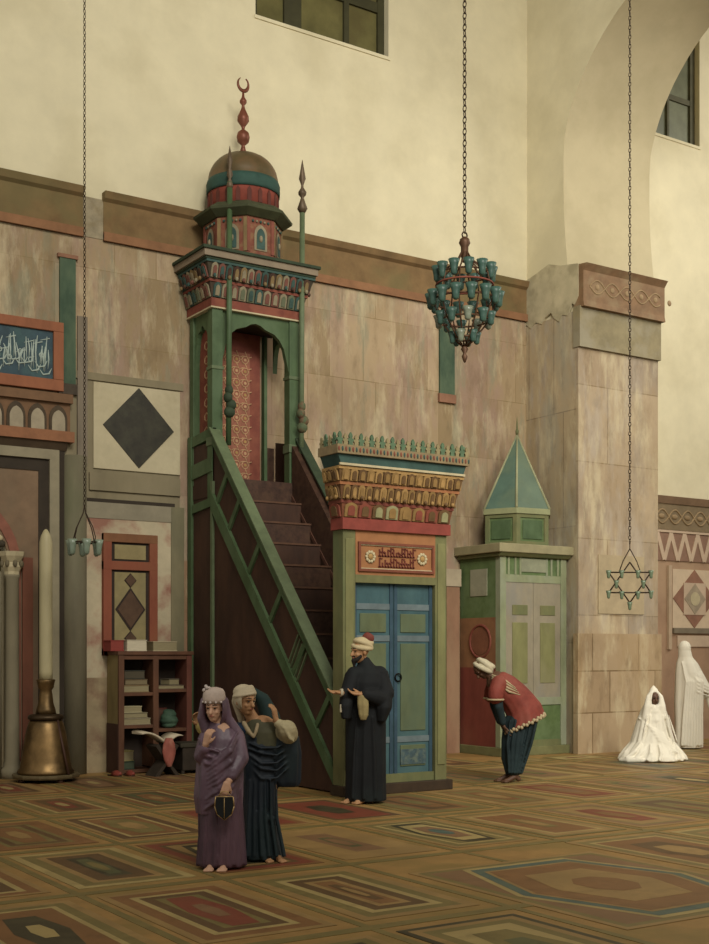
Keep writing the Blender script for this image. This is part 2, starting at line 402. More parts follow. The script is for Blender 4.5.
# stone facing of the pier
m = MB(); m.box(Xa - .042, Xb + .02, -1.306, -1.25, 0, 7.26, ASH); m.box(Xa - .04, Xa - .0, -1.3, -.0, 0, 7.2, ASHS); struct(m.build('trim_4', wall_right))
m = MB()   # impost block and carved band
m.box(Xa - .06, Xb + .04, -1.36, -1.2, 6.6, 7.26, mat('impost_stone', '#857853', .2, 4, alt='#958d76', altamt=.6, altscale=1.6))
struct(m.build('trim_5', wall_right), 'grey stone block under carved cornice of pier')
m = MB()
m.prism([(-1.2, 7.24), (-1.44, 7.24), (-1.42, 7.34), (-1.42, 7.82), (-1.5, 7.92), (-1.2, 7.95)], 'x', Xa - .04, Xb + .06, mat('impost_cornice', '#7f5c38', .22, 5, alt='#8d744e', altamt=.7, altscale=3))
carve = mat('carved_relief', '#94774e', .2, 6)
for s in (0, PI):
    m.tube([(Xa + .1 + t * .045, -1.42, 7.58 + .11 * math.sin(t * .42 + s)) for t in range(37)], .014, carve, 6)
for k in range(6): m.ball((Xa + .27 + k * .335, -1.42, 7.58), (.05, .016, .05), carve, 8)
struct(m.build('trim_6', wall_right))
m = MB()   # pale worn plaster cap on the left face of the pier, uneven lower edge
m.prism([(-1.31, 7.95), (-1.31, 7.42), (-1.22, 7.3), (-1.16, 7.34), (-1.05, 7.16), (-.93, 7.2), (-.86, 7.1), (-.74, 7.18), (-.66, 7.3), (-.5, 7.24), (-.42, 7.16), (-.28, 7.22), (-.16, 7.14), (0, 7.26), (0, 7.98), (-.3, 8.04), (-.6, 8.12), (-.9, 8.02)], 'x', Xa - .052, Xa + .01, mat('worn_white_plaster', '#b5a985', .15, 3, alt='#948a68', altamt=.75, altscale=2.6))
struct(m.build('trim_7', wall_right))
m = MB()   # projecting base courses and pale slab
m.box(Xa - .12, Xb + .03, -1.38, -1.27, 0, 1.95, slab_mat('base_course', '#a89272', '#967f60', 1.05, .68, '#705a3c', '#9c8460', off=(.1, .02)))
m.box(14.4, 15.45, -1.325, -1.29, 2.28, 3.25, mat('pale_slab', '#a38f6a', .18, 3))
struct(m.build('trim_8', wall_right))
# right bay dado
m = MB()
m.box(Xb, 27, -.05, 0, 0, 3.35, DADOR)
m.box(Xb, 27, -.1, 0, 3.92, 4.42, mat('frieze_stone', '#7c6746', .18, 4)); m.prism([(0, 4.4), (-.12, 4.4), (-.18, 4.53), (0, 4.53)], 'x', Xb, 27, mat('frieze_edge', '#8a6a4c', .15, 4))
m.box(Xb, 27, -.07, 0, 3.35, 3.92, mat('zigzag_ground', '#8d6650', .14, 4))
dado = struct(m.build('trim_9', wall_back))
m = MB()
pale = mat('pale_inlay', '#c0a488', .1, 4)
for k in range(16):
    x = 16.2 + k * .36
    m.prism(bar((x, 3.36), (x + .18, 3.86), .085), 'y', -.085, -.06, pale); m.prism(bar((x + .18, 3.86), (x + .36, 3.36), .085), 'y', -.084, -.06, pale)
m.box(16, 26, -.09, -.06, 3.87, 3.92, pale)
struct(m.build('zigzag_band', dado))
m = MB()
for s in (0, PI):
    m.tube([(16.0 + t * .06, -.1, 4.16 + .13 * math.sin(t * .55 + s)) for t in range(100)], .018, carve, 6)
for k in range(16): m.ball((16.16 + k * .343, -.1, 4.16), (.09, .025, .05), carve, 8)
struct(m.build('arabesque_band', dado))
m = MB()   # square geometric panel of the right bay
x0, x1, z0, z1 = 17.52, 18.68, 2.1, 3.2
cx, cz = (x0 + x1) / 2, (z0 + z1) / 2
m.box(x0 - .14, x0 - .06, -.1, 0, 1.7, z1 + .06, mat('panel_edge', '#b59a7c', .1, 4)); m.box(x0, x1, -.065, 0, z0, z1, mat('panel_pale', '#c8ae8e', .1, 3))
rose = mat('rosy_marble', '#8f5e46', .2, 5)
m.prism([(cx - .58, cz), (cx, cz - .55), (cx + .58, cz), (cx, cz + .55)], 'y', -.075, -.05, rose)
m.prism([(cx - .3, cz - .3), (cx + .3, cz - .3), (cx + .3, cz + .3), (cx - .3, cz + .3)], 'y', -.082, -.05, pale)
m.prism([(cx - .29, cz), (cx, cz - .29), (cx + .29, cz), (cx, cz + .29)], 'y', -.088, -.05, mat('grey_marble', '#9c8a70', .2, 6))
m.prism([(cx + .13 * math.cos(k * PI / 8), cz + .13 * math.sin(k * PI / 8)) for k in range(16)], 'y', -.093, -.05, CREAM)
m.box(x0, x1 + .3, -.1, 0, z0 - .1, z0, mat('grey_rail', '#7a6c56', .15, 5)); m.box(x0 + .12, x1, -.075, 0, 1.75, z0 - .14, pale)
struct(m.build('square_panel', dado))
# green colonnettes let into the dado
for x0, x1, z0, z1, t in ((5.73, 5.95, 5.26, 6.95, 0), (12.1, 12.4, 5.85, 6.95, 1)):
    m = MB(); c = mat('green_marble', '#38553f', .25, 4, (1, 1, .4), alt='#54684a', altamt=.6, altscale=2)
    m.box(x0, x1, -.07, 0, z0, z1, c); m.box(x0 - .03, x1 + .03, -.085, 0, z1, z1 + .05, mat('rosy_stone', '#8d5c40', .2, 5))
    m.box(x0 - .02, x1 + .02, -.085, 0, z0 - .14, z0, mat('rosy_stone', '#8d5c40', .2, 5) if t else mat('dark_carved_stone', '#463a2c', .3, 12))
    if not t: m.box(5.98, 6.12, -.06, 0, 4.2, 6.2, mat('violet_grey_marble', '#776a58', .25, 4, (1, 1, .3)))
    struct(m.build('trim_%d' % (10 + t), wall_back))
# left bay: framed white square with the dark lozenge, lintel, plaster surround
m = MB()
m.box(1, 3.6, -.025, 0, 0, 5.46, BAND); m.box(5.0, 7.55, -.025, 0, 0, 5.46, BAND); m.box(3.6, 5.0, -.025, 0, 3.3, 5.46, BAND)
m.box(5.9, 7.55, -.05, 0, 5.36, 5.46, BAND); m.box(6.15, 7.5, -.06, 0, 3.86, 4.1, BAND)
m.box(6.1, 7.42, -.045, 0, 3.7, 3.75, DKBAND); m.box(5.95, 7.42, -.05, 0, 3.48, 3.7, mat('lintel_stone', '#857c64', .15, 3))
m.box(7.36, 7.56, -.055, 0, 0, 3.7, mat('jamb_stone', '#79704f', .2, 3, (1, 1, .4), alt='#5a5c44', altamt=.5))
struct(m.build('trim_12', wall_back))
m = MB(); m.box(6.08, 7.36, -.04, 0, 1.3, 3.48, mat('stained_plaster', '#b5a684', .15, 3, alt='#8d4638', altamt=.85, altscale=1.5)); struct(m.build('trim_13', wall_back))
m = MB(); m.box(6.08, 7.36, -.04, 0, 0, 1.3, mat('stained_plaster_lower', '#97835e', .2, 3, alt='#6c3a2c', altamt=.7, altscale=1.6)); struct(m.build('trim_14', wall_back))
m = MB()
m.lathe([(.17, 0), (.17, 4.3)], (5.95, 0, 0), mat('pilaster_stone', '#6f674e', .22, 3, (1, 1, .3), alt='#59603c', altamt=.5), 24)
m.box(5.72, 5.8, -.06, 0, 0, 4.35, DKBAND)  # dark strip stands in for the shaded gap beside the pilaster
struct(m.build('trim_15', wall_back))
r = thing('wall_panel', 'square white marble panel with a dark lozenge set in the left wall', 'wall panel', (6.86, -.03, 4.16))
m = MB(); m.box(6.21, 7.5, -.05, -.02, 4.16, 5.34, mat('white_marble', '#b7aa86', .12, 2.5, alt='#988a66', altamt=.5)); m.build('slab', r, bevel=.006)
m = MB(); cx, cz = 6.87, 4.765
m.prism([(cx - .53, cz), (cx, cz - .56), (cx + .53, cz), (cx, cz + .56)], 'y', -.062, -.03, mat('dark_porphyry', '#2f2b1d', .35, 7, rough=.5, alt='#45442e', altamt=.4, altscale=4)); m.build('lozenge', r, bevel=.004)
# rosy pilaster left of the booth
m = MB(); m.box(12.2, 12.46, -.12, 0, 0, 2.72, mat('rosy_pilaster', '#94684a', .2, 3, (1, 1, .4), alt='#a3805c', altamt=.6)); m.box(12.16, 12.48, -.14, 0, 2.72, 3.0, mat('pale_block', '#a8977a', .15, 4))
struct(m.build('trim_16', wall_back))
# ------------------------------------------------------------------ prayer niche at the left edge
r = thing('prayer_niche', 'stone prayer niche with blue inscription panel and column at far left', 'prayer niche', (4.9, -.05, 0))
m = MB()   # square stone frame round the niche
st = mat('niche_frame_stone', '#8a8064', .14, 4)
m.box(3.4, 5.71, -.1, -.0, 4.22, 4.35, st); m.box(5.58, 5.71, -.1, 0, 0, 4.22, st)
m.box(3.4, 5.58, -.06, 0, 4.06, 4.22, DKBAND); m.box(5.44, 5.58, -.06, 0, 0, 4.06, DKBAND)
m.build('stone_frame', r)
m = MB()   # spandrel with the arch opening
field = mat('rosy_field', '#7d6044', .2, 3, alt='#6a5a42', altamt=.6)
arc = pointed_arch(3.45, 5.05, 0, 2.78, 3.62, 8)
top = 4.06
for (xa, za), (xb, zb) in zip(arc[1:-1], arc[2:-1] + [arc[-1]]):
    if abs(xb - xa) < 1e-5: continue
    q = [(xa, za), (xb, zb), (xb, top), (xa, top)]
    m.prism(q, 'y', -.045, -.005, field)
m.box(5.05, 5.44, -.045, -.005, 0, top, field); m.box(3.3, 3.45, -.045, -.005, 0, top, field)
m.build('spandrel', r)
m = MB()   # red arch band following the opening
red = mat('faded_red_band', '#8a4c38', .2, 5)
o = pointed_arch(3.3, 5.2, 0, 2.78, 3.84, 8); i2 = pointed_arch(3.42, 5.08, 0, 2.78, 3.68, 8)
for k in range(len(o) - 1): m.prism([o[k], o[k + 1], i2[k + 1], i2[k]], 'y', -.065, -.02, red)
m.box(5.22, 5.36, -.07, -.02, 0, 2.9, mat('red_jamb', '#7a4028', .2, 4, (1, 1, .4)))
m.build('arch_band', r)
m = MB()   # notched voussoirs under the band
for k in range(3, len(i2) - 4):
    (xa, za), (xb, zb) = i2[k], i2[k + 1]
    for t in (.25, .75):
        x, z = xa + (xb - xa) * t, za + (zb - za) * t
        m.ball((x - (.08 if x > 4.25 else -.08), -.03, z - .05), (.1, .04, .055), mat('dark_voussoir', '#3d3424', .3, 8) if (k + int(t * 2)) % 2 else CREAM, 8)
m.build('voussoirs', r)
m = MB()   # half-round recess
c = (4.3, .0)
rings = []
for z in (0, .8, 1.6, 2.4, 2.9):
    rings.append([(c[0] + .72 * math.cos(t * PI / 14), .02 + .55 * math.sin(t * PI / 14), z) for t in range(15)])
rings.append([(c[0] + .5 * math.cos(t * PI / 14), .02 + .4 * math.sin(t * PI / 14), 3.25) for t in range(15)])
rings.append([(c[0] + .02 * math.cos(t * PI / 14), .02 + .02 * math.sin(t * PI / 14), 3.5) for t in range(15)])
m.loft(rings, mat('niche_marble', '#5b4c34', .25, 4, (1, 1, .4)), False, True, False); m.build('recess', r)
m = MB()   # engaged column with capital
cs = mat('column_marble', '#7d7358', .18, 3, (1, 1, .3))
m.lathe([(.15, 0), (.15, .12), (.11, .16), (.11, .2), (.095, .24), (.088, 2.6), (.1, 2.63), (.1, 2.66)], (5.06, -.13, 0), cs, 20); col = m.build('column', r)
m = MB(); m.lathe([(.1, 2.66), (.1, 2.7), (.13, 2.76), (.11, 2.82), (.16, 2.9), (.17, 2.96)], (5.06, -.13, 0), CREAM, 8, False)
for k in range(8): m.ball((5.06 + .13 * math.cos(k * PI / 4), -.13 + .13 * math.sin(k * PI / 4), 2.8), (.03, .03, .05), mat('capital_leaf', '#6b5f44', .2, 9), 8)
m.build('capital', col)
m = MB(); m.lathe([(.07, 0), (.07, 2.7)], (4.86, -.1, 0), cs, 16); m.build('column', r)
m = MB()   # projecting frieze with blind arcade
fm = mat('frieze_brown', '#75502f', .2, 5)
m.box(3.4, 5.86, -.1, 0, 4.52, 5.06, fm); m.box(3.4, 5.9, -.16, 0, 4.46, 4.6, mat('frieze_orange', '#91572f', .2, 5)); m.box(3.4, 5.88, -.16, 0, 4.98, 5.1, fm)
fz = m.build('frieze', r)
for k in range(7):
    x0 = 5.83 - .285 * (k + 1); m = MB()
    m.prism(pointed_arch(x0 + .02, x0 + .27, 4.6, 4.76, 4.95, 5), 'y', -.115, -.09, mat('dark_recess', '#4a3a26', .3, 8))
    m.prism(pointed_arch(x0 + .055, x0 + .235, 4.6, 4.74, 4.88, 5), 'y', -.13, -.1, GREYW)
    m.build('blind_arch', fz)
m = MB()   # dark strip painting the shadow under the frieze
m.prism([(0, 4.35), (-.07, 4.35), (-.13, 4.46), (0, 4.46)], 'x', 3.4, 5.82, mat('frieze_shadow', '#4c3a26', .25, 5)); m.build('shadow_strip', r)
# inscription panel
m = MB(); a, b, c, d = 3.2, 5.77, 5.14, 6.06
for q in ((a, b, c, c + .15), (a, b, d - .13, d), (b - .14, b, c + .15, d - .13), (a, a + .14, c + .15, d - .13)): m.box(q[0], q[1], -.11, -.0, q[2], q[3], ORANGE)
fr = m.build('inscription_frame', r, bevel=.008)
m = MB(); m.box(a + .1, b - .1, -.07, -.0, c + .1, d - .1, mat('blue_tile', '#1f4350', .3, 6, rough=.4, alt='#2b5a58', altamt=.6, altscale=3)); pn = m.build('inscription_panel', r)
m = MB(); ink = mat('pale_blue_script', '#9fb3ab', .15, 9)
def script_strokes(m, x0, x1, z0, z1, y, rng, mt, n):
    w = (x1 - x0) / n
    for k in range(n):
        x = x0 + (k + .5) * w; h = z1 - z0
        m.tube([(x + w * .1, y, z0 + h * .28), (x + w * .05, y, z0 + h * .6), (x - w * .08, y, z0 + h * rng.uniform(.85, 1))], [h * .03, h * .035, h * .02], mt, 6)
        if k % 2 == 0: m.tube([(x - w * .6, y, z0 + h * .35), (x - w * .3, y, z0 + h * .12), (x + w * .3, y, z0 + h * .08), (x + w * .7, y, z0 + h * .3), (x + w * .6, y, z0 + h * .42)], [h * .015, h * .035, h * .04, h * .03, h * .012], mt, 6)
        else: m.torus((x, y, z0 + h * .45), h * .08, h * .025, mt, 12, 6, Matrix.Rotation(PI / 2, 3, 'X'))
        if k % 3 == 0: m.ball((x + w * .35, y, z0 + h * .75), h * .035, mt, 6)
        if k % 4 == 1: m.tube([(x - w * .5, y, z0 + h * .7), (x + w * .2, y, z0 + h * .82), (x + w * .8, y, z0 + h * .78)], [h * .01, h * .028, h * .01], mt, 6)
for k in range(74):
    x = a + .25 + (b - a - .45) * (k + R.random()) / 74; zl = c + .2 + R.uniform(0, .22); zh = d - .2 - R.uniform(0, .22)
    m.tube([(x, -.075, zl), (x + R.uniform(-.02, .02), -.075, (zl + zh) / 2), (x + R.uniform(-.04, .04), -.075, zh)], [.004, .012, .005], ink, 5)
    if k % 3 == 0: m.tube([(x - .07, -.075, zl + .03), (x - .02, -.075, zl - .04), (x + .06, -.075, zl - .02), (x + .1, -.075, zl + .06)], [.004, .012, .012, .004], ink, 5)
    if k % 5 == 0: m.torus((x, -.075, zl + .12), .03, .008, ink, 10, 5, Matrix.Rotation(PI / 2, 3, 'X'))
    if k % 4 == 0: m.tube([(x - .06, -.075, zh - .06), (x + .07, -.075, zh - .02)], [.004, .01], ink, 5)

m.build('inscription', pn)
# ------------------------------------------------------------------ wall cupboard door, red framed
r = thing('wall_cupboard', 'red framed wall cupboard door with lozenge panel above the bookcase', 'cupboard', (6.71, -.05, 1.65))
RF = mat('cupboard_red', '#8c3f22', .2, 4, (1, 1, .4), alt='#7a4a24', altamt=.5, altscale=2)
RFT = mat('cupboard_brown', '#7c4a24', .2, 4)
x0, x1, z0, z1 = 6.33, 7.13, 1.6, 3.28
m = MB()
m.box(x0, x0 + .12, -.11, -.03, z0, z1, RF); m.box(x1 - .12, x1, -.11, -.03, z0, z1, RF); m.box(x0, x1, -.112, -.03, z1 - .12, z1, RFT); m.box(x0, x1, -.112, -.03, 2.78, 2.9, RF); m.box(x0, x1, -.11, -.03, z0, z0 + .1, RF)
m.build('frame', r, bevel=.006)
tanw = mat('cupboard_tan_panel', '#8a7a48', .2, 4, alt='#77704a', altamt=.5); dk = mat('cupboard_dark_line', '#33241a', .2, 6)
m = MB(); m.box(x0 + .12, x1 - .12, -.07, -.03, 2.9, z1 - .12, dk); m.box(x0 + .17, x1 - .17, -.085, -.05, 2.93, z1 - .15, tanw); m.build('upper_panel', r)
m = MB(); m.box(x0 + .12, x1 - .12, -.07, -.03, z0 + .1, 2.78, dk); m.box(x0 + .17, x1 - .17, -.08, -.05, z0 + .1, 2.75, tanw)
pn = m.build('lower_panel', r)
m = MB(); cx = 6.73
for cz, hw, hh in ((2.64, .09, .1), (2.24, .22, .3), (1.84, .09, .1)):
    m.prism([(cx - hw, cz), (cx, cz - hh), (cx + hw, cz), (cx, cz + hh)], 'y', -.092, -.06, dk)
    m.prism([(cx - hw * .86, cz), (cx, cz - hh * .86), (cx + hw * .86, cz), (cx, cz + hh * .86)], 'y', -.1, -.06, mat('lozenge_wood', '#553a26', .25, 6))
m.build('lozenge_inlay', pn)

# ------------------------------------------------------------------ bookcase and what stands in it
WOOD = mat('bookcase_wood', '#62391f', .25, 5, (1, 1, .35), rough=.6); WOODD = mat('bookcase_back', '#33261a', .25, 4)
r = thing('bookcase', 'low open wooden bookcase of two bays standing below the wall cupboard', 'bookcase', (6.95, -.25, 0))
X0, X1, Y0, Y1, Z1 = 6.4, 7.48, -.48, -.06, 1.66
m = MB(); m.box(X0, X0 + .07, Y0, Y1, .0, Z1 - .05, mat('bookcase_side', '#84703a', .2, 4, (1, 1, .4), alt='#6a5430', altamt=.5)); m.build('side_panel', r, bevel=.004)
m = MB(); m.box(X1 - .08, X1, Y0, Y1, 0, Z1 - .05, mat('bookcase_side_red', '#6b3424', .2, 4)); m.build('side_panel', r, bevel=.004)
m = MB(); m.box(X0 - .02, X1 + .02, Y0 - .02, Y1, Z1 - .05, Z1, WOOD); m.build('top_board', r, bevel=.005)
m = MB(); m.box(6.9, 6.98, Y0 + .002, Y1 - .02, .08, Z1 - .054, WOOD); m.build('divider', r, bevel=.004)
m = MB(); m.box(X0 + .07, X1 - .08, Y1 - .03, Y1, .06, Z1 - .05, WOODD); m.build('back_panel', r)
SHL = [.06, .66, 1.1]; SHR = [.06, .6, 1.14]
for z in SHL:
    m = MB(); m.box(X0 + .07, 6.9, Y0 + .01, Y1 - .03, z - .045, z, WOOD); m.build('shelf', r, bevel=.004)
for z in SHR:
    m = MB(); m.box(6.98, X1 - .08, Y0 + .01, Y1 - .03, z - .045, z, WOOD); m.build('shelf', r, bevel=.004)
m = MB(); m.box(X0 + .072, X1 - .082, Y0 + .006, Y0 + .024, Z1 - .11, Z1 - .053, WOOD); m.box(X0 - .003, X0 + .073, Y0 - .006, Y0 + .03, .003, Z1 - .052, WOOD); m.build('front_frame', r)
m = MB(); m.box(X0 - .012, X0, Y0 + .005, Y1 - .01, 0, .68, mat('bookcase_skirt', '#4a2a1c', .2, 5)); m.build('side_skirt', r)
def book(x, y, z, w, d, h, cover, label, group, rz=0., page='#8d8058'):
    b = thing('book', label, 'book', (x, y, z), rz, group)
    cm = mat('book_cover_' + cover, cover, .15, 7); t = min(.012, h * .16)
    q = MB(); q.box(-w / 2, w / 2, -d / 2, d / 2, 0, t, cm); q.box(-w / 2, w / 2, -d / 2, d / 2, h - t, h, cm); q.box(-w / 2, w / 2, d / 2 - .012, d / 2, 0, h, cm); q.build('cover', b, bevel=.003, local=True)
    q = MB(); q.box(-w / 2 + .008, w / 2 - .008, -d / 2 + .006, d / 2 - .012, t, h - t, mat('book_pages_' + page, page, .1, 9, (1, 1, 6))); q.build('page_block', b, local=True)
    return b
book(6.42, -.25, 1.661, .2, .26, .15, '#8c1f1a', 'small bright red book on top of bookcase, leftmost', 'books on the bookcase top', page='#8f2a20')
book(6.69, -.26, 1.661, .3, .28, .155, '#b9ad90', 'thick off-white book on bookcase top beside the red one', 'books on the bookcase top', .04, '#c2b698')
book(7.12, -.26, 1.661, .36, .26, .135, '#a89a74', 'long cream book on bookcase top at its right end', 'books on the bookcase top', -.03)
g = 'books stacked in the bookcase'
book(6.68, -.27, 1.1, .38, .28, .1, '#7d653c', 'tan book at bottom of upper left shelf stack', g)
book(6.68, -.27, 1.2, .34, .26, .08, '#5d4a2c', 'brown book in middle of upper left shelf stack', g, .05, '#7a6a48')
book(6.67, -.26, 1.28, .3, .26, .12, '#2d2f24', 'thick dark book topping the upper left shelf stack', g, -.04, '#4c4430')
book(6.69, -.28, .66, .4, .28, .09, '#8b7e60', 'grey-tan book at bottom of middle left shelf stack', g)
book(6.66, -.28, .75, .37, .27, .075, '#75694c', 'grey-brown book in middle of middle left shelf stack', g, .06)
book(6.62, -.28, .825, .3, .26, .09, '#a3976c', 'pale book topping the middle left shelf stack', g, -.05)
book(6.55, -.3, .06, .2, .26, .11, '#20382a', 'dark green book on left floor of bookcase', g, 0, '#3c4a34')
book(6.56, -.3, .17, .17, .2, .14, '#8d7f3a', 'small yellow book on top of the dark green one', g, .1)
book(7.19, -.29, 1.14, .4, .26, .05, '#77664a', 'thin flat tan book on upper right shelf', g)
book(7.24, -.27, 1.19, .18, .2, .09, '#5e5440', 'small dull book on the thin tan book', g, .25)
book(7.12, -.15, .6, .22, .1, .27, '#6d2a20', 'reddish book standing behind green bundle on right shelf', g, 0, '#5c3a28')
r = MB(); gb = mat('green_cloth', '#345640', .25, 6, alt='#4c6c50', altamt=.5, altscale=4)
for k in range(5): r.torus((7.2, -.33, .652 + k * .04), .095 - .018 * abs(k - 1.3), .04, gb, 20, 8, Euler((.12 * (-1) ** k, .15 * (k % 3 - 1), 0)).to_matrix())
r.ball((7.2, -.33, .72), (.1, .1, .1), gb, 14)
rebase(tag(r.build('cloth_bundle', remesh=.012), 'wound green cloth bundle on right shelf of bookcase', 'cloth'), (7.2, -.34, .6))
# folding stand with open book in front of the bookcase
r = thing('book_stand', 'low dark folding stand holding open book before the bookcase', 'stand', (6.86, -.86, 0), .1)
SW = mat('stand_wood', '#33281c', .3, 6)
for s in (-1, 1):
    m = MB(); m.prism([(-.2 * s, 0), (-.13 * s, 0), (.17 * s, .4), (.12 * s, .43), (-.02 * s, .2)], 'y', -.14 - .012 * s, .14 - .012 * s, SW); m.build('leaf', r, bevel=.004, local=True)
r = thing('open_book', 'open book with curling white pages and red cloth on folding stand', 'book', (6.86, -.86, .43), .1)
PG = mat('curling_pages', '#b8a98c', .1, 8)
for s, ext in ((-1, .38), (1, .24)):
    m = MB(); rg = []
    for k in range(9):
        t = k / 8; x = s * ext * t; z = .02 + .16 * math.sin(t * 1.9) * (1.0 if s < 0 else .7) - .02 * t
        rg.append([(x, -.14, z), (x, .14, z + .02), (x, .14, z - .015), (x, -.14, z - .035 * (1 - .6 * t))])
    m.loft(rg, PG); m.build('page_leaf', r, local=True)
m = MB(); rc = mat('red_book_cloth', '#9a4638', .2, 6, alt='#b07a60', altamt=.4, altscale=5)
rg = []
for z, w in ((.08, .05), (0, .1), (-.1, .12), (-.2, .09), (-.3, .03)):
    rg.append([(-w * .75, -.17 - .02 * math.sin(z * 30), z), (-w * .3, -.2, z), (w * .4, -.18, z), (w * .75, -.2, z), (w * .75, -.165, z), (-w * .75, -.15, z)])
m.loft(rg, rc); m.build('marker_cloth', r, local=True)
r = thing('low_chest', 'dark low chest in shadow right of the open book', 'chest', (7.3, -.74, 0))
m = MB(); m.box(7.14, 7.52, -.9, -.55, .05, .36, SW); m.build('body', r, bevel=.01)
m = MB(); m.box(7.1, 7.52, -.92, -.53, .36, .42, mat('chest_lid', '#3a3424', .3, 6)); m.build('lid', r, bevel=.012)
for x in (7.13, 7.45):
    for y in (-.89, -.6):
        m = MB(); m.box(x, x + .04, y, y + .04, 0, .05, SW); m.build('foot', r)
# red slippers
RS = mat('red_leather', '#8a2c20', .15, 6, rough=.5)
for k, (x, y, rz, lab) in enumerate(((6.28, -.6, .25, 'red slipper on floor by bookcase, left of the pair'), (6.45, -.68, .1, 'red slipper on floor by bookcase, right of the pair'))):
    r = thing('slipper', lab, 'slipper', (x, y, .004), rz, 'red slippers by the bookcase')
    m = MB(); m.loft([[(.05 * w * math.cos(t * PI / 8), yy + .0 * t, z0 + h * max(0, math.sin(t * PI / 8))) for t in range(16)] for yy, w, z0, h in ((-.16, .15, .03, .03), (-.13, .7, .01, .05), (-.07, 1, .01, .07), (0, .95, .01, .06))], RS); m.build('upper', r, local=True)
    m = MB(); m.loft([[(w * .05, yy, 0), (-w * .05, yy, 0), (-w * .05, yy, .014), (w * .05, yy, .014)] for yy, w in ((-.15, .4), (-.1, .95), (0, .9), (.07, .85), (.11, .5))], BROWN); m.build('sole', r, local=True)

# ------------------------------------------------------------------ brass candlestick with a giant candle
BR = mat('old_brass', '#80602e', .35, 4, rough=.42, metal=.8, alt='#4a381e', altamt=.75, altscale=2.5, spec=.5)
r = thing('candlestick', 'large bell-shaped brass candlestick on the floor by the prayer niche', 'candlestick', (5.31, -.72, 0))
c = (5.31, -.72, 0)
m = MB(); m.lathe([(.35, .1), (.36, .13), (.33, .17), (.31, .26), (.285, .42), (.255, .6), (.22, .74), (.2, .78)], c, BR, 32); m.build('bell_base', r)
m = MB(); m.lathe([(.18, .78), (.22, .79), (.23, .82), (.21, .85), (.14, .86)], c, mat('dark_brass', '#4a3822', .3, 6, rough=.45, metal=.7), 32); m.build('shoulder_ring', r)
m = MB(); m.lathe([(.13, .86), (.12, .92), (.095, 1.0), (.085, 1.1), (.075, 1.16), (.1, 1.2), (.11, 1.26), (.12, 1.29), (.11, 1.3)], c, BR, 24); m.build('neck', r)
m = MB(); m.lathe([(.42, .05), (.43, .07), (.43, .09), (.42, .1)], c, mat('tray_metal', '#6e5e3c', .25, 5, rough=.5, metal=.5), 12, False); m.build('tray', r)
for k in range(4):
    a = k * PI / 2 + .2; m = MB(); m.lathe([(.035, 0), (.045, .03), (.03, .05)], (c[0] + .34 * math.cos(a), c[1] + .34 * math.sin(a), 0), BROWN, 10); m.build('foot', r)
for a in (-.55, PI - .75, PI / 2):
    m = MB(); a += YAW; m.tube([(c[0] + .2 * math.cos(a), c[1] + .2 * math.sin(a), .8), (c[0] + .4 * math.cos(a), c[1] + .4 * math.sin(a), .1)], .016, BROWN, 8); m.build('stay', r)
r = thing('candle', 'tall thick cream candle standing in the brass candlestick', 'candle', (5.31, -.72, 1.3))
m = MB(); m.lathe([(.085, 0), (.085, .1), (.083, 1.0), (.082, 1.75), (.06, 1.84), (.03, 1.9), (.012, 1.92)], (5.31, -.72, 1.3), mat('candle_wax', '#a89c70', .12, 3, (1, 1, .4), rough=.5), 20); m.build('wax', r)
m = MB(); m.lathe([(.008, 1.9), (.007, 1.96)], (5.31, -.72, 1.3), DKBAND, 6); m.build('wick', r)
# ------------------------------------------------------------------ pulpit: gate, stair, canopy
MX0, MX1 = 7.62, 9.08
PF = -4.24                                    # gate front
CF = -.80                                     # canopy front
r = thing('pulpit', 'tall green and brown wooden pulpit with stair, gate and domed canopy', 'pulpit', (8.35, -2.1, 0))
pulpit = r
def line(y): return 4.58 + (y + .9) * 1.122    # top of hand rail over the stair
def sline(y): return 3.66 + (y + .85) * 1.125  # lower string
# stair
n = 12
y0, z0 = CF - .02, 3.72
for k in range(n):
    z = z0 - k * (z0 - .32) / (n - 1); ya = y0 - k * .265; m = MB()
    m.box(MX0 + .12, MX1 - .2, ya - .265, ya, max(z - .34, .05), z, BROWN2 if k % 2 else BROWN)
    m.box(MX0 + .12, MX1 - .2, ya - .28, ya - .2, z, z + .025, mat('worn_step_edge', '#5d3a24', .25, 9))
    m.build('step', r)
m = MB(); m.box(MX0 + .1, MX1 - .08, CF - .01, -.06, 3.9, 4.06, BROWN); m.box(MX0 + .12, MX1 - .1, CF - .04, CF, 3.72, 4.06, BROWN2); m.build('landing', r)
# carcass under the stair, left and right
for x0, x1 in ((MX0 + .03, MX0 + .09), (MX1 - .09, MX1 - .03)):
    m = MB(); m.prism([(-.06, .02), (-.06, 3.95), (CF, 3.8), (PF + .3, .25), (PF + .3, .02)], 'x', x0, x1, BROWN); m.build('side_panel', r)
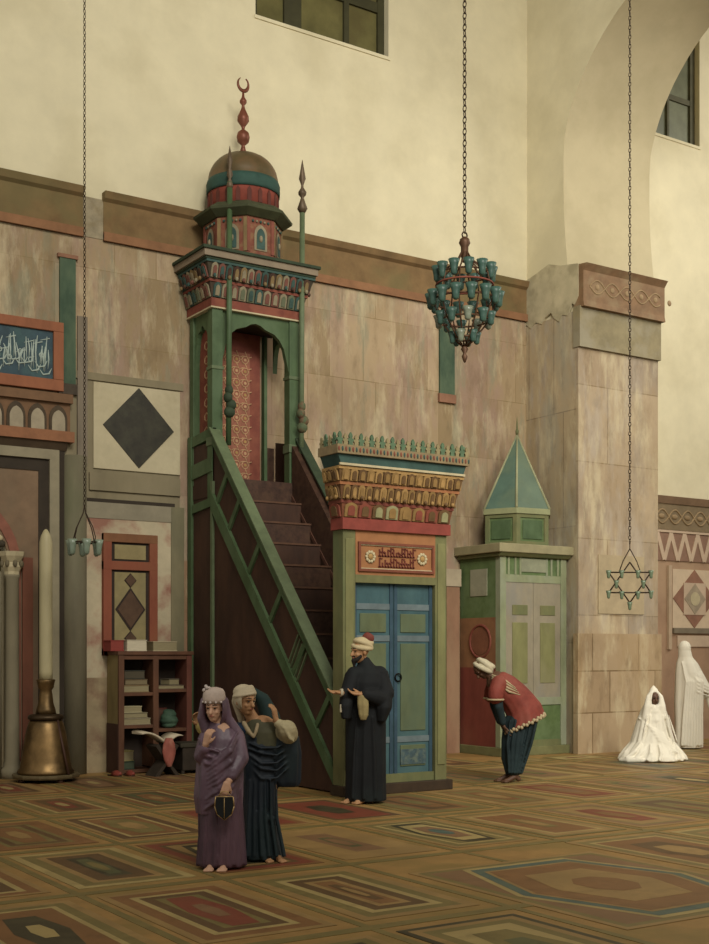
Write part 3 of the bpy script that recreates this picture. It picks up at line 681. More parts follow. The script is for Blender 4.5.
# parapets
for x0, x1, side in ((MX0, MX0 + .11, 0), (MX1 - .1, MX1, 1)):
    m = MB(); m.prism([(CF, sline(CF) + .05), (CF, line(CF) - .05), (PF + .2, line(PF + .2) - .05), (PF + .2, sline(PF + .2))], 'x', x0 + .035, x1 - .035, BROWN); par = m.build('parapet_panel', r)
    m = MB(); ya, yb = CF + .02, PF + .12
    m.prism([(ya, line(ya)), (ya, line(ya) - .17), (yb, line(yb) - .17), (yb, line(yb))], 'x', x0, x1, GREEN if side == 0 else BROWN)
    m.prism([(ya, line(ya) + .03), (ya, line(ya)), (yb, line(yb)), (yb, line(yb) + .03)], 'x', x0 - .03, x1 + .02, GREENLT if side == 0 else GREENDK); m.build('handrail', r)
    m = MB(); yb = PF + .2; m.prism([(ya, sline(ya) + .14), (ya, sline(ya) - .12), (yb, max(.02, sline(yb) - .12)), (yb, sline(yb) + .14)], 'x', x0 - .01, x1, GREEN if side == 0 else BROWN); m.build('string_board', r)
    if side == 0:
        for y in (-1.15, -1.5, -2.05, -2.62, -3.2, -3.75):
            m = MB(); zt, zb = line(y) - .1, sline(y) + .08
            m.prism(bar((y + .22, zb + .28), (y - .1, zt - .14), .075), 'x', x0 + .005, x1 - .01, GREEN); m.build('strut', r)
        m = MB()                                # small lattice block in the parapet
        for k in range(5):
            y = -3.0 - k * .05
            m.prism(bar((y + .16, sline(y) + .2 + .02), (y - .12, line(y) - .42 + .06), .02), 'x', x0 + .01, x1 - .02, GREENLT)
        m.build('lattice', r)
m = MB(); m.prism([(CF - .03, 3.75), (CF - .03, line(CF) - .1), (PF + .25, line(PF + .2) - .12), (PF + .25, .2)], 'x', MX1 - .2, MX1 - .1, BROWN2); m.prism(bar((CF - .03, 3.86), (PF + .4, .62), .05), 'x', MX1 - .215, MX1 - .2, mat('reddish_string', '#5a3424', .2, 8)); m.build('inner_lining', r)
m = MB(); m.box(8.86, MX1 - .1, -.13, -.07, 4.062, 4.66, BROWN2); m.build('bay_panel', r)
# back bay, left side: post and rails
m = MB(); m.box(MX0 - .01, MX0 + .09, -.17, -.06, 0, 4.7, GREEN); m.build('back_post', r)
m = MB(); m.box(MX0 - .005, MX0 + .05, CF - .03, CF + .03, .1, 4.0, GREENLT); m.build('side_batten', r)
for za, zb in ((4.56, 4.7), (4.1, 4.3), (3.62, 3.74)):
    m = MB(); m.prism([(-.1, za - .02), (CF, za + .04), (CF, zb + .04), (-.1, zb - .02)], 'x', MX0, MX0 + .07, GREEN); m.build('side_rail', r)
m = MB(); m.box(MX0 + .02, MX0 + .06, CF, -.12, 3.8, 4.55, BROWN); m.build('bay_panel', r)
m = MB(); m.prism([(-.12, 3.9), (-.12, 4.75), (CF, 4.62), (CF, 3.9)], 'x', MX1 - .07, MX1 - .03, BROWN); m.build('bay_panel', r)
# canopy posts
PX0, PX1 = MX0 + .014, MX1 - .06
for x, y in ((PX0, CF), (PX1 - .16, CF), (PX0, -.2)):
    m = MB(); w = .16 if y == CF else .12
    m.box(x, x + w, y, y + w, 3.7 if y == CF else 4.0, 6.4, GREEN)
    if y == CF: m.box(x - .015, x + w + .015, y - .015, y + w + .015, 4.5, 4.62, GREENLT); m.box(x - .012, x + w + .012, y - .012, y + w + .012, 5.55, 5.6, GREENLT)
    m.build('post', r, bevel=.008)
# lobed arches between posts
def lobed(x0, x1, zs, zt, ztop, n=14, lobes=3):
    top = [(x0, ztop), (x1, ztop)]
    L = []
    for k in range(n + 1):
        t = k / n; x = x0 + (x1 - x0) * t
        s = math.sin(PI * t) ** .45
        L.append((x, zs + (zt - zs) * s + .05 * abs(math.sin(lobes * PI * t)) - .05))
    return L
def arch_plate(axis, x0, x1, zs, zt, ztop, a, b, mt, name):
    m = MB(); L = lobed(x0, x1, zs, zt, ztop)
    for (xa, za), (xb, zb) in zip(L, L[1:]): m.prism([(xa, za), (xb, zb), (xb, ztop), (xa, ztop)], axis, a, b, mt)
    return m.build(name, r)
arch_plate('y', PX0 + .16, PX1 - .16, 5.7, 6.27, 6.4, CF + .03, CF + .1, GREEN, 'front_arch')
arch_plate('x', CF + .16, -.2, 5.8, 6.22, 6.4, PX0 + .03, PX0 + .1, GREEN, 'side_arch')
arch_plate('x', CF + .16, -.2, 5.8, 6.22, 6.4, PX1 - .1, PX1 - .03, GREEN, 'side_arch')
# red lattice panel at the back of the canopy, with a dark post
m = MB(); m.box(7.86, 8.74, -.14, -.06, 4.062, 6.29, REDBR); bp = m.build('back_panel', r)
m = MB(); lat = mat('lattice_gilding', '#b5875a', .2, 8)
m.box(7.98, 8.56, -.16, -.13, 4.12, 6.0, REDLAT)
for j in range(11):
    for i in range(4):
        cx, cz = 8.06 + i * .14, 4.2 + j * .17
        m.torus((cx, -.16, cz), .058, .011, lat, 6, 4, Matrix.Rotation(PI / 2, 3, 'X'))
        m.prism([(cx + .024 * math.cos(k * PI / 3), cz + .024 * math.sin(k * PI / 3)) for k in range(6)], 'y', -.168, -.15, lat if (i + j) % 2 else OCHRE)
        m.tube([(cx + .05, -.16, cz + .03), (cx + .105, -.16, cz + .055)], .009, lat, 4); m.tube([(cx + .03, -.16, cz + .05), (cx - .0, -.16, cz + .12)], .009, lat, 4)
m.build('star_lattice', bp)
m = MB(); m.box(8.8, 8.85, -.16, -.08, 4.062, 6.29, GREEN); m.build('inner_post', r)
m = MB(); m.box(PX0 + .1, PX0 + .14, -.62, -.2, 4.4, 6.2, REDBR)
for j in range(8): m.torus((PX0 + .1, -.42, 4.55 + j * .2), .06, .012, lat, 6, 4, Matrix.Rotation(PI / 2, 3, 'Y'))
m.build('side_lattice', r)
m = MB(); m.box(PX0 + .05, PX1 - .05, CF + .05, -.08, 6.3, 6.4, DKBAND); m.build('canopy_ceiling', r)

def stalactites(parent, name, x0, x1, y0, y1, z0, tiers, mats, ledge, back=True):
    """stepped stalactite cornice flaring outwards: tiers = [(height, overhang at top, cell width)]"""
    z = z0; e = .0; objs = []
    for t, (h, e1, cw) in enumerate(tiers):
        m = MB()
        m.loft([[(x0 - q, y1, zz), (x0 - q, y0 - q, zz), (x1 + q, y0 - q, zz), (x1 + q, y1, zz)] for q, zz in ((e, z), (e + (e1 - e) * .9, z + h))], mats[t][0], True, False)
        m.box(x0 - e1, x1 + e1, y0 - e1, y1, z + h - .035, z + h, ledge[t])
        def cell(cx, cy, d, w, k):                 # d: outward direction; a leaning arched plate with a smaller arch in it
            px, py = -d[1], d[0]; o = e + .004 if False else 0.; dep = e1 - e
            def plate(u0, u1, za, zs, zb, off, mt):
                A = pointed_arch(u0, u1, za, zs, zb, 4)
                def P(u, zz, back): v = dep * (zz / h) * .92 - (.03 if back else 0) + off; return (cx + px * u + d[0] * v, cy + py * u + d[1] * v, z + zz)
                m.loft([[P(u, q, True) for u, q in A], [P(u, q, False) for u, q in A]], mt, True, False)
            q = mats[t]; hw = w * .43
            plate(-hw, hw, h * .06, h * .62, h * .86, .02, q[1 + k % (len(q) - 1)])
            plate(-hw * .55, hw * .55, h * .12, h * .5, h * .7, .032, q[1 + (k + 1) % (len(q) - 1)])
            if t % 2: m.ball((cx + d[0] * (dep * .3 + .03), cy + d[1] * (dep * .3 + .03), z + h * .14), (w * .22, w * .22, h * .13), q[1 + (k + 2) % (len(q) - 1)], 8)
        W = x1 - x0 + 2 * e; nx = max(2, round(W / cw)); w = W / nx
        for k in range(nx): cell(x0 - e + (k + .5) * w, y0 - e, (0, -1), w, k)
        D = y1 - y0 + e; ny = max(1, round(D / cw)); w = D / ny
        for k in range(ny):
            cell(x0 - e, y0 - e + (k + .5) * w, (-1, 0), w, k + 1); cell(x1 + e, y0 - e + (k + .5) * w, (1, 0), w, k + 1)
        objs.append(m.build(name, parent))
        z += h; e = e1
    return z, e
# canopy cornice
m = MB(); m.box(PX0 - .03, PX1 + .03, CF - .03, -.05, 6.4, 6.52, REDBR); m.box(PX0 - .035, PX1 + .035, CF - .035, -.05, 6.385, 6.405, CREAM); m.build('red_band', r)
tealg = mat('teal_paint', '#2c4f48', .25, 6); rosec = mat('rosy_paint', '#744032', .2, 6); OCH2 = mat('dull_ochre', '#7c6234', .2, 7); BONE = mat('dull_bone', '#85795c', .2, 7)
z, e = stalactites(r, 'stalactite_tier', PX0 - .02, PX1 + .02, CF - .02, -.05, 6.52, [(.24, .07, .125), (.24, .15, .115)],
    [(mat('stalactite_ground', '#4d3a2a', .3, 7), tealg, BONE, rosec, BONE, mat('dull_sage', '#5c6448', .2, 7)), (mat('stalactite_ground2', '#3c3424', .3, 7), BONE, rosec, tealg, BROWN2, OCH2)], [REDBR, tealg])
m = MB(); m.box(PX0 - .19, PX1 + .17, CF - .18, -.04, z, z + .03, GREENDK); m.box(PX0 - .22, PX1 + .19, CF - .21, -.03, z + .03, z + .12, mat('slab_edge', '#81705a', .15, 4)); m.box(PX0 - .25, PX1 + .22, CF - .24, -.02, z + .12, z + .16, GREENDK); m.build('cornice_slab', r)
zt = z + .16
# octagonal drum, eave, band, dome, crescent
DC = (8.27, -.5); rot = PI / 8
m = MB(); m.lathe([(.55, zt), (.55, zt + .52)], (*DC, 0), mat('drum_red', '#7a3a26', .22, 8, alt='#8a6a3c', altamt=.5, altscale=9), 8, False, rot)
dr = m.build('drum', r)
for k in range(8):
    a = k * PI / 4; ap = .55 * math.cos(PI / 8); d = Vector((math.cos(a), math.sin(a))); t = Vector((-d.y, d.x)); m = MB()
    def P(u, zz, o): return (DC[0] + d.x * (ap + o) + t.x * u, DC[1] + d.y * (ap + o) + t.y * u, zt + zz)
    for s in (-1, 1): m.loft([[P(s * .19 - .025, .03, 0), P(s * .19 + .025, .03, 0), P(s * .19 + .025, .03, .015), P(s * .19 - .025, .03, .015)], [P(s * .19 - .025, .5, 0), P(s * .19 + .025, .5, 0), P(s * .19 + .025, .5, .015), P(s * .19 - .025, .5, .015)]], OCH2 if k % 2 else mat('drum_rib_red', '#7c3a28', .2, 8), True, False)
    o = [P(u, zz, .012) for u, zz in pointed_arch(-.1, .1, .06, .28, .42, 4)]; m.face([m.bm.verts.new(p) for p in o], BONE)
    o = [P(u, zz, .02) for u, zz in pointed_arch(-.065, .065, .08, .26, .37, 4)]; m.face([m.bm.verts.new(p) for p in o], tealg)
    for q in range(5): m.ball(P(-.12 + .06 * q, .46, .01), .02, BONE if q % 2 else tealg, 6)
    m.ball(P(0, .22, .02), (.028, .028, .05), BONE, 6)
    m.build('drum_facet', dr)
m = MB(); m.lathe([(.58, zt + .52), (.7, zt + .6), (.71, zt + .63), (.56, zt + .73), (.5, zt + .74)], (*DC, 0), mat('eave_green_brown', '#3f4528', .25, 6), 8, False, rot); m.build('eave', r)
m = MB(); m.lathe([(.5, zt + .7), (.5, zt + .95), (.51, zt + .97)], (*DC, 0), mat('dome_red_band', '#8c3322', .2, 6), 32)
for k in range(20):
    a = k * PI / 10; m.prism([(-.03, zt + .74), (.03, zt + .74), (.03, zt + .9), (0, zt + .95), (-.03, zt + .9)], 'y', -.51, -.49, mat('dark_red', '#5d2418', .2, 6))
    vs = m.bm.verts; vs.ensure_lookup_table()
    for v in vs[-10:]:
        x, y = v.co.x, v.co.y; v.co.x = DC[0] + x * math.cos(a) - y * math.sin(a); v.co.y = DC[1] + x * math.sin(a) + y * math.cos(a)
m.build('dome_band', r)
m = MB(); m.lathe([(.52, zt + .96), (.525, zt + 1.0), (.525, zt + 1.1), (.51, zt + 1.15)], (*DC, 0), mat('dome_teal', '#1f4a40', .25, 5), 32); m.build('dome_ring', r)
m = MB(); pr = [(.51, zt + 1.13)] + [(.5 * math.cos(t * PI / 20) ** .85, zt + 1.15 + .42 * math.sin(t * PI / 20)) for t in range(0, 10)] + [(.03, zt + 1.62)]
m.lathe(pr, (*DC, 0), mat('dome_bronze', '#5b4a28', .25, 4, rough=.45, alt='#6e4426', altamt=.5, altscale=2), 36); m.build('dome', r)
fm = mat('copper_finial', '#7a3c24', .2, 6, rough=.45, metal=.3); zf = zt + 1.57
m = MB(); m.lathe([(.06, 0), (.03, .1), (.025, .13), (.08, .18), (.095, .25), (.08, .31), (.02, .36), (.03, .4), (.085, .48), (.08, .54), (.03, .65), (.018, .7), (.05, .74), (.05, .77), (.02, .82), (.012, .92)], (*DC, zf), fm, 18)
fin = m.build('finial', r)
m = MB(); rg = []
for k in range(17):
    a = math.radians(90 + 28 + (304) * k / 16); w = .034 * math.sin(PI * (k + .4) / 16.8) + .004
    p = Vector((DC[0] + .09 * math.cos(a), DC[1], zf + 1.0 + .1 * math.sin(a))); o = Vector((math.cos(a), 0, math.sin(a)))
    rg.append([p - o * w, p + Vector((0, .018, 0)), p + o * w * .5, p - Vector((0, .018, 0))])
m.loft(rg, fm); m.build('crescent', fin)
# flag poles before the canopy
for x, zb, zt2, nm in ((7.83, 4.5, 8.12, 0), (8.99, 3.9, 8.08, 1)):
    m = MB(); y = CF - .1; m.tube([(x, y, zb), (x + .015, y - .01, zt2)], .038, GREENLT if nm else GREEN, 10); fp = m.build('flag_pole', r)
    m = MB(); m.lathe([(.04, -.16), (.075, -.1), (.03, .03), (.02, .06), (.055, .1), (.06, .14), (.02, .2), (.018, .24), (.05, .33), (.012, .55), (.003, .6)] if nm else [(.03, -.1), (.05, -.05), (.02, .05), (.045, .1), (.02, .2), (.04, .3), (.003, .5)], (x + .015, y - .01, zt2), mat('spear_tip', '#5d4a34', .25, 8, rough=.5, metal=.3), 10); m.build('spear_tip', fp)
    m = MB(); kz = 5.0 if nm else 5.1; kc = mat('pole_knot', '#4a5a38', .4, 12, alt='#7a3828', altamt=.6, altscale=9)
    for q in range(4): m.ball((x + .03 * math.sin(q * 2), y - .03, kz + q * .1 - .15), (.085 - .01 * q, .07, .08), kc if nm else GREENDK, 10)
    m.build('pole_knot', fp)
# gate
GX0, GX1 = 7.57, 9.05; GB = PF + .22
for x in (GX0, GX1 - .17):
    m = MB(); m.box(x, x + .17, PF, GB, .1, 3.05, OLIVE); m.box(x + .03, x + .14, PF - .012, PF, .3, 2.95, mat('olive_post_face', '#74743f', .2, 5, (1, 1, .5))); m.build('gate_post', r, bevel=.006)
m = MB(); m.box(GX0 - .04, GX1 + .05, PF - .06, GB, 0, .12, mat('gate_plinth', '#3d2c1a', .25, 5)); m.build('plinth', r, bevel=.008)
m = MB(); m.box(GX0 + .17, GX1 - .17, PF + .03, GB - .05, .12, .22, OLIVE); m.build('sill', r)
m = MB(); m.box(GX0 + .17, GX1 - .17, PF + .0, GB - .02, 2.45, 2.54, OLIVE); m.build('lintel', r)
BLUE = mat('blue_door_paint', '#2f5a62', .25, 4, (1, 1, .5), alt='#3f6a6c', altamt=.6, altscale=1.8); BLUED = mat('blue_door_edge', '#284a5c', .25, 4); GOL = mat('door_green_panel', '#5a6640', .22, 5, (1, 1, .5), alt='#4a6450', altamt=.5)
dx0, dx1 = GX0 + .17, GX1 - .17; dm = (dx0 + dx1) / 2
for x0, x1 in ((dx0, dm - .004), (dm + .004, dx1)):
    m = MB(); m.box(x0, x1, PF + .07, PF + .12, .22, 2.45, BLUE); m.box(x0 + .005, x0 + .05, PF + .055, PF + .08, .22, 2.45, BLUED); m.box(x1 - .05, x1 - .005, PF + .055, PF + .08, .22, 2.45, BLUED); lf = m.build('door_leaf', r)
    for za, zb in ((.3, .55), (.72, 1.75), (1.88, 2.1)):
        m = MB(); m.box(x0 + .1, x1 - .1, PF + .058, PF + .08, za, zb, GOL); m.build('panel', lf, bevel=.006)
    for z in (.62, 1.81, 2.18):
        m = MB(); m.box(x0 + .05, x1 - .05, PF + .06, PF + .08, z - .035, z + .035, mat('door_lilac', '#5c7076', .2, 5)); m.build('rail', lf)
    m = MB(); m.torus((dm + .06, PF + .045, 1.35), .045, .009, DKBAND, 14, 6, Matrix.Rotation(PI / 2, 3, 'X')); m.build('ring_handle', r)
m = MB(); m.box(dm + .1, dx1 - .1, PF + .05, PF + .07, .32, .5, mat('door_carving', '#38545c', .3, 14, alt='#6a7a66', altamt=.6, altscale=12)); m.build('carved_patch', r)
# inscription above the door
m = MB(); m.box(GX0 + .17, GX1 - .17, PF - .0, GB - .02, 2.54, 3.05, mat('inscription_ground', '#a0622c', .15, 6)); ip = m.build('inscription_board', r)
m = MB(); a, b, c, d = GX0 + .2, GX1 - .2, 2.58, 2.92
for q in ((a, b, c, c + .03), (a, b, d - .03, d), (a, a + .03, c + .03, d - .03), (b - .03, b, c + .03, d - .03)): m.box(q[0], q[1], PF - .025, PF, q[2], q[3], mat('red_frame', '#7c3a20', .2, 8))
for q in ((a + .03, b - .03, c + .03, c + .04), (a + .03, b - .03, d - .04, d - .03)): m.box(q[0], q[1], PF - .015, PF, q[2], q[3], CREAM)
for s in (a + .17, b - .17):
    for k in range(10): m.ball((s + .055 * math.cos(k * PI / 5), PF - .01, (c + d) / 2 + .055 * math.sin(k * PI / 5)), (.022, .014, .022), CREAM, 6)
    m.ball((s, PF - .01, (c + d) / 2), (.038, .02, .038), OCHRE, 8)
m.build('board_frame', ip)
m = MB(); ink = mat('red_script', '#6c2616', .2, 9); xx0, xx1 = a + .28, b - .28; rr = random.Random(3); nn = 13
for row, (za, zb) in enumerate(((c + .18, d - .055), (c + .055, c + .165))):
    m.box(xx0, xx1, PF - .012, PF, za, za + .014, ink)
    for k in range(nn):
        x = xx0 + (k + .5) * (xx1 - xx0) / nn; hgt = rr.choice((.5, .8, 1, 1)) * (zb - za)
        m.box(x - .008, x + .008, PF - .012, PF, za, za + hgt, ink)
        if rr.random() < .6: zq = za + hgt * rr.uniform(.5, .9); m.box(x, x + .04, PF - .012, PF, zq, zq + .013, ink)
        if rr.random() < .4: m.ball((x + .025, PF - .008, za + .05), (.013, .008, .013), ink, 6)
m.build('inscription', ip)
# gate cornice
m = MB(); m.box(GX0 - .03, GX1 + .03, PF - .04, GB, 3.05, 3.18, mat('gate_red_band', '#8c2f24', .2, 6)); m.build('red_band', r)
gold = mat('gate_gold', '#8f6a2a', .25, 8); gold2 = mat('gate_gold_dark', '#68481f', .25, 8)
z, e = stalactites(r, 'gate_stalactite_tier', GX0 - .02, GX1 + .02, PF - .02, GB, 3.18, [(.2, .04, .2), (.2, .09, .1), (.17, .13, .11)],
    [(mat('gate_ground', '#7d4020', .25, 7), gold, mat('gate_red_cell', '#8a3a26', .2, 8), gold2, mat('gate_pale_cell', '#8f8c5c', .2, 8), gold), (mat('gate_ground2', '#6c4420', .25, 7), gold, gold2, OCHRE), (mat('gate_ground3', '#6a4a20', .25, 7), gold, OCHRE, gold2)], [REDBR, mat('gate_orange_ledge', '#9c5a26', .2, 7), OCHRE])
m = MB(); m.prism([(GX0 - .12, z), (GX1 + .12, z), (GX1 + .17, z + .13), (GX0 - .17, z + .13)], 'y', PF - .16, GB, tealg); m.box(GX0 - .15, GX1 + .15, PF - .172, PF - .15, z + .004, z + .03, CREAM)
m.build('green_cove', r); z += .13
m = MB(); m.box(GX0 - .2, GX1 + .2, PF - .2, GB, z, z + .1, mat('crest_base', '#85704a', .2, 8))
for k in range(40): m.ball((GX0 - .18 + k * (GX1 - GX0 + .36) / 39, PF - .2, z + .05), (.014, .01, .03), tealg if k % 2 else REDBR, 6)
m.build('bead_band', r); z += .1
crest = mat('crest_green', '#4a6a4a', .25, 9); crest2 = mat('crest_tan', '#8a7c50', .2, 9)
shape = [(-.036, 0), (-.03, .05), (-.05, .075), (-.045, .11), (-.02, .11), (-.03, .15), (-.02, .185), (0, .215), (.02, .185), (.03, .15), (.02, .11), (.045, .11), (.05, .075), (.03, .05), (.036, 0)]
for nm, axis, cnt, a0, a1, fixed in (('cresting', 'y', 26, GX0 - .16, GX1 + .16, PF - .18), ('cresting', 'x', 4, PF - .1, GB - .05, GX0 - .18), ('cresting', 'x', 4, PF - .1, GB - .05, GX1 + .18)):
    m = MB()
    for k in range(cnt):
        c = a0 + (a1 - a0) * k / (cnt - 1); s = 1.0 if k % 2 == 0 else .85
        m.prism([(c + u * s * .8, z + v * s * .68) for u, v in shape], axis, fixed - .012, fixed + .012, crest if k % 2 == 0 else crest2)
    m.build(nm, r)
# ------------------------------------------------------------------ painted booth with a pyramid roof
r = thing('painted_booth', 'green painted wooden booth with pointed pyramid roof beside the stone pier', 'booth', (13.26, -.55, 0))
BX0, BX1, BY0, BY1 = 12.52, 13.92, -1.08, -.06
GL = mat('booth_pale_green', '#7d8660', .18, 5, (1, 1, .5), alt='#87907a', altamt=.6, altscale=2); GM = mat('booth_green', '#4f6a34', .22, 5, alt='#5d7448', altamt=.5, altscale=2.5)
LIL = mat('booth_door_lilac', '#8a8068', .15, 4, (1, 1, .5), alt='#7a7a74', altamt=.6, altscale=1.5)
m = MB(); m.box(BX0 - .03, BX1 + .03, BY0 - .05, BY1, 0, .14, mat('booth_base', '#6a6a3a', .2, 5)); m.build('base', r, bevel=.008)
m = MB(); m.box(BX0 + .04, BX1 - .04, BY0 + .06, BY1 - .0, .14, 3.2, mat('booth_core', '#5c5a34', .2, 5)); m.build('body', r)
for x in (BX0, BX1 - .12):
    m = MB(); m.box(x, x + .12, BY0, BY0 + .12, .14, 3.2, GL); m.build('corner_post', r, bevel=.006)
m = MB(); m.box(BX0 + .12, BX1 - .12, BY0 + .02, BY0 + .07, .22, .82, GM); m.box(BX0 + .12, BX1 - .12, BY0 + .0, BY0 + .08, .8, .92, GL); m.box(BX0 + .12, BX1 - .12, BY0 + .0, BY0 + .08, .14, .24, OLIVE); m.build('lower_panel', r)
dx0, dx1 = BX0 + .12, BX1 - .12; dm = (dx0 + dx1) / 2
for x0, x1 in ((dx0, dm - .004), (dm + .004, dx1)):
    m = MB(); m.box(x0, x1, BY0 + .02, BY0 + .06, .92, 2.76, LIL); lf = m.build('door_leaf', r)
    for za, zb, c in ((2.24, 2.4, OLIVE), (1.15, 2.12, mat('booth_olive_panel', '#75753f', .2, 4, (1, 1, .4), alt='#857f5c', altamt=.6))):
        m = MB(); m.box(x0 + .14, x1 - .12, BY0 + .01, BY0 + .05, za, zb, c); m.build('panel', lf, bevel=.005)
m = MB(); m.box(dx0, dx1, BY0 + .01, BY0 + .07, 2.76, 2.88, GL); m.build('frieze_rail', r)
m = MB(); m.box(dx0, dx1, BY0 + .02, BY0 + .06, 2.88, 3.2, GM)
for x in (dx0 + .06, dx0 + .2, dx0 + .3, dx1 - .3, dx1 - .2, dx1 - .06): m.box(x - .018, x + .018, BY0 + .005, BY0 + .03, 2.88, 3.18, GL)
m.box(dx0 + .32, dx1 - .32, BY0 + .005, BY0 + .03, 2.93, 3.14, mat('frieze_grey', '#7f8468', .2, 5)); m.build('frieze_panel', r)
m = MB(); m.box(BX0, BX0 + .05, BY0 + .12, BY1, 2.2, 3.2, GM); m.box(BX0 - .012, BX0, BY0 + .32, BY1 - .28, 2.55, 2.98, mat('side_window_grey', '#8a8a70', .15, 5)); m.build('side_upper_panel', r)
m = MB(); m.box(BX0, BX0 + .05, BY0 + .12, BY1, 1.4, 2.2, mat('side_orange', '#8a5a30', .2, 4, alt='#7a4426', altamt=.6)); sp = m.build('side_middle_panel', r)
m = MB(); m.torus((BX0, -.58, 1.82), .26, .022, REDBR, 24, 6, Matrix.Rotation(PI / 2, 3, 'Y')); m.prism([(-.58 + .22 * math.cos(k * PI / 10), 1.82 + .22 * math.sin(k * PI / 10)) for k in range(20)], 'x', BX0 - .008, BX0 + .01, mat('roundel_brown', '#7c4428', .25, 6)); m.build('roundel', sp)
m = MB(); m.box(BX0, BX0 + .05, BY0 + .12, BY1, .14, 1.4, mat('side_red', '#7a2e20', .22, 4, (1, 1, .5), alt='#8a4a2e', altamt=.4)); m.build('side_lower_panel', r)
m = MB(); m.box(BX0 - .11, BX1 + .05, BY0 - .12, BY1 + .02, 3.22, 3.36, mat('booth_cornice', '#8d845c', .15, 5)); m.prism([(BY0 - .04, 3.16), (BY1, 3.16), (BY1, 3.22), (BY0 - .1, 3.22)], 'x', BX0 - .06, BX1 + .03, OLIVE); m.build('cornice', r, bevel=.01)
LC = (13.25, -.63); ra = math.atan2(-16.1 + 0.63, -13.25) + .06; LR = .64
def hexp(rad, k): return (LC[0] + rad * math.cos(ra + k * PI / 3), LC[1] + rad * .86 * math.sin(ra + k * PI / 3))
m = MB(); m.loft([[(*hexp(LR * .93, k), z) for k in range(6)] for z in (3.36, 3.86)], GM, True, False); ln = m.build('lantern', r)
for k in range(6):
    p, q = Vector(hexp(LR * .95, k)), Vector(hexp(LR * .95, k + 1)); m = MB()
    def W(t, z, o=0.): 
        c = p.lerp(q, t); n2 = (c - Vector(LC)).normalized() * o; return (c.x + n2.x, c.y + n2.y, z)
    for ta, tb, za, zb in ((0, .12, 3.36, 3.86), (.88, 1, 3.36, 3.86), (.12, .88, 3.36, 3.42), (.12, .88, 3.8, 3.86)):
        m.loft([[W(ta, za, -.03), W(tb, za, -.03), W(tb, za, .012), W(ta, za, .012)], [W(ta, zb, -.03), W(tb, zb, -.03), W(tb, zb, .012), W(ta, zb, .012)]], OLIVE, True, False)
    m.loft([[W(.2, 3.46, -.03), W(.8, 3.46, -.03), W(.8, 3.46, .01), W(.2, 3.46, .01)], [W(.2, 3.76, -.03), W(.8, 3.76, -.03), W(.8, 3.76, .01), W(.2, 3.76, .01)]], GREEN, True, False)
    m.build('lantern_frame', ln)
m = MB(); m.loft([[(*hexp(LR * 1.02, k), z) for k in range(6)] for z in (3.86, 3.95)], mat('lantern_eave', '#858a5c', .15, 6), True, False); m.build('lantern_eave', r)
ap = (LC[0], LC[1], 5.2)
m = MB(); V = [m.bm.verts.new((*hexp(LR, k), 3.95)) for k in range(6)]; t = m.bm.verts.new(ap)
for k in range(6): m.face([V[k], V[(k + 1) % 6], t], mat('roof_blue_green', '#47695a', .2, 3, alt='#5d7458', altamt=.6, altscale=1.6) if k % 2 else mat('roof_grey_green', '#5d7055', .2, 3, alt='#4d6a5c', altamt=.5))
m.face(V, GM); rf = m.build('pyramid_roof', r)
for k in range(6):
    m = MB(); a = Vector((*hexp(LR, k), 3.95)); m.tube([a, Vector(ap)], [.022, .014], mat('roof_rib', '#92946a', .15, 6), 6); m.build('rib', rf)
m = MB(); m.lathe([(.02, 0), (.03, .06), (.015, .1), (.012, .2), (.003, .3)], ap, OLIVE, 8); m.build('finial', r)

# ------------------------------------------------------------------ hanging lamps
IRON = mat('dark_iron', '#3a2a1a', .25, 10, rough=.6, metal=.4); BRZ = mat('bronze_rod', '#5a3a22', .2, 8, rough=.5, metal=.4)
GLT = mat('teal_glass', '#2c564b', .3, 5, rough=.4, spec=.4, alt='#3c6250', altamt=.5); GLT2 = mat('grey_glass', '#6f7c68', .2, 6, rough=.3, spec=.5)
def chain(name, parent, x, y, za, zb, pitch, rad, thick):
    """oval links, turned alternately"""
    m = MB(); n = int((zb - za) / pitch); 
    for i in range(n):
        z = za + (i + .5) * pitch; M3 = Matrix.Rotation(PI / 2 * (i % 2) + .4, 3, 'Z') @ Matrix.Rotation(PI / 2, 3, 'X') @ Matrix.Diagonal((1, 1.75, 1))
        m.torus((x, y, z), rad, thick, IRON, 8, 4, M3)
    m.tube([(x, y, zb - .02), (x, y, 15)], .008, IRON, 6) if zb > 14.9 else None
    return m.build(name, parent)
def glass_cup(m, c, rt, h, mt):
    m.lathe([(rt * .25, 0), (rt * .55, h * .12), (rt * .6, h * .4), (rt * .75, h * .7), (rt, h), (rt * .9, h * .99), (rt * .6, h * .62)], c, mt, 10)
# centre: basket of glass cups
cx, cy = 9.93, -3.47
r = thing('chandelier', 'large basket-shaped chandelier of teal glass cups hanging on long chain, centre', 'chandelier', (cx, cy, 5.5))
chain('chain', r, cx, cy, 7.08, 14.98, .075, .024, .0075)
m = MB(); m.torus((cx, cy, 7.05), .04, .011, IRON, 14, 6, Matrix.Rotation(PI / 2, 3, 'X')); m.lathe([(.03, 6.7), (.05, 6.78), (.05, 6.9), (.075, 6.95), (.06, 7.0), (.02, 7.03)], (cx, cy, 0), BRZ, 14); m.build('cap', r)
TIERS = [(6.44, .36, 12, .075, .2), (6.1, .44, 14, .08, .2), (5.86, .34, 10, .075, .17), (5.64, .16, 6, .065, .15)]
m = MB()
for z, rad, n, a, b in TIERS: m.torus((cx, cy, z + b * .5), rad - .03, .012, BRZ, 40, 6)
m.torus((cx, cy, 6.4), .37, .013, REDBR, 40, 6); m.build('rings', r)
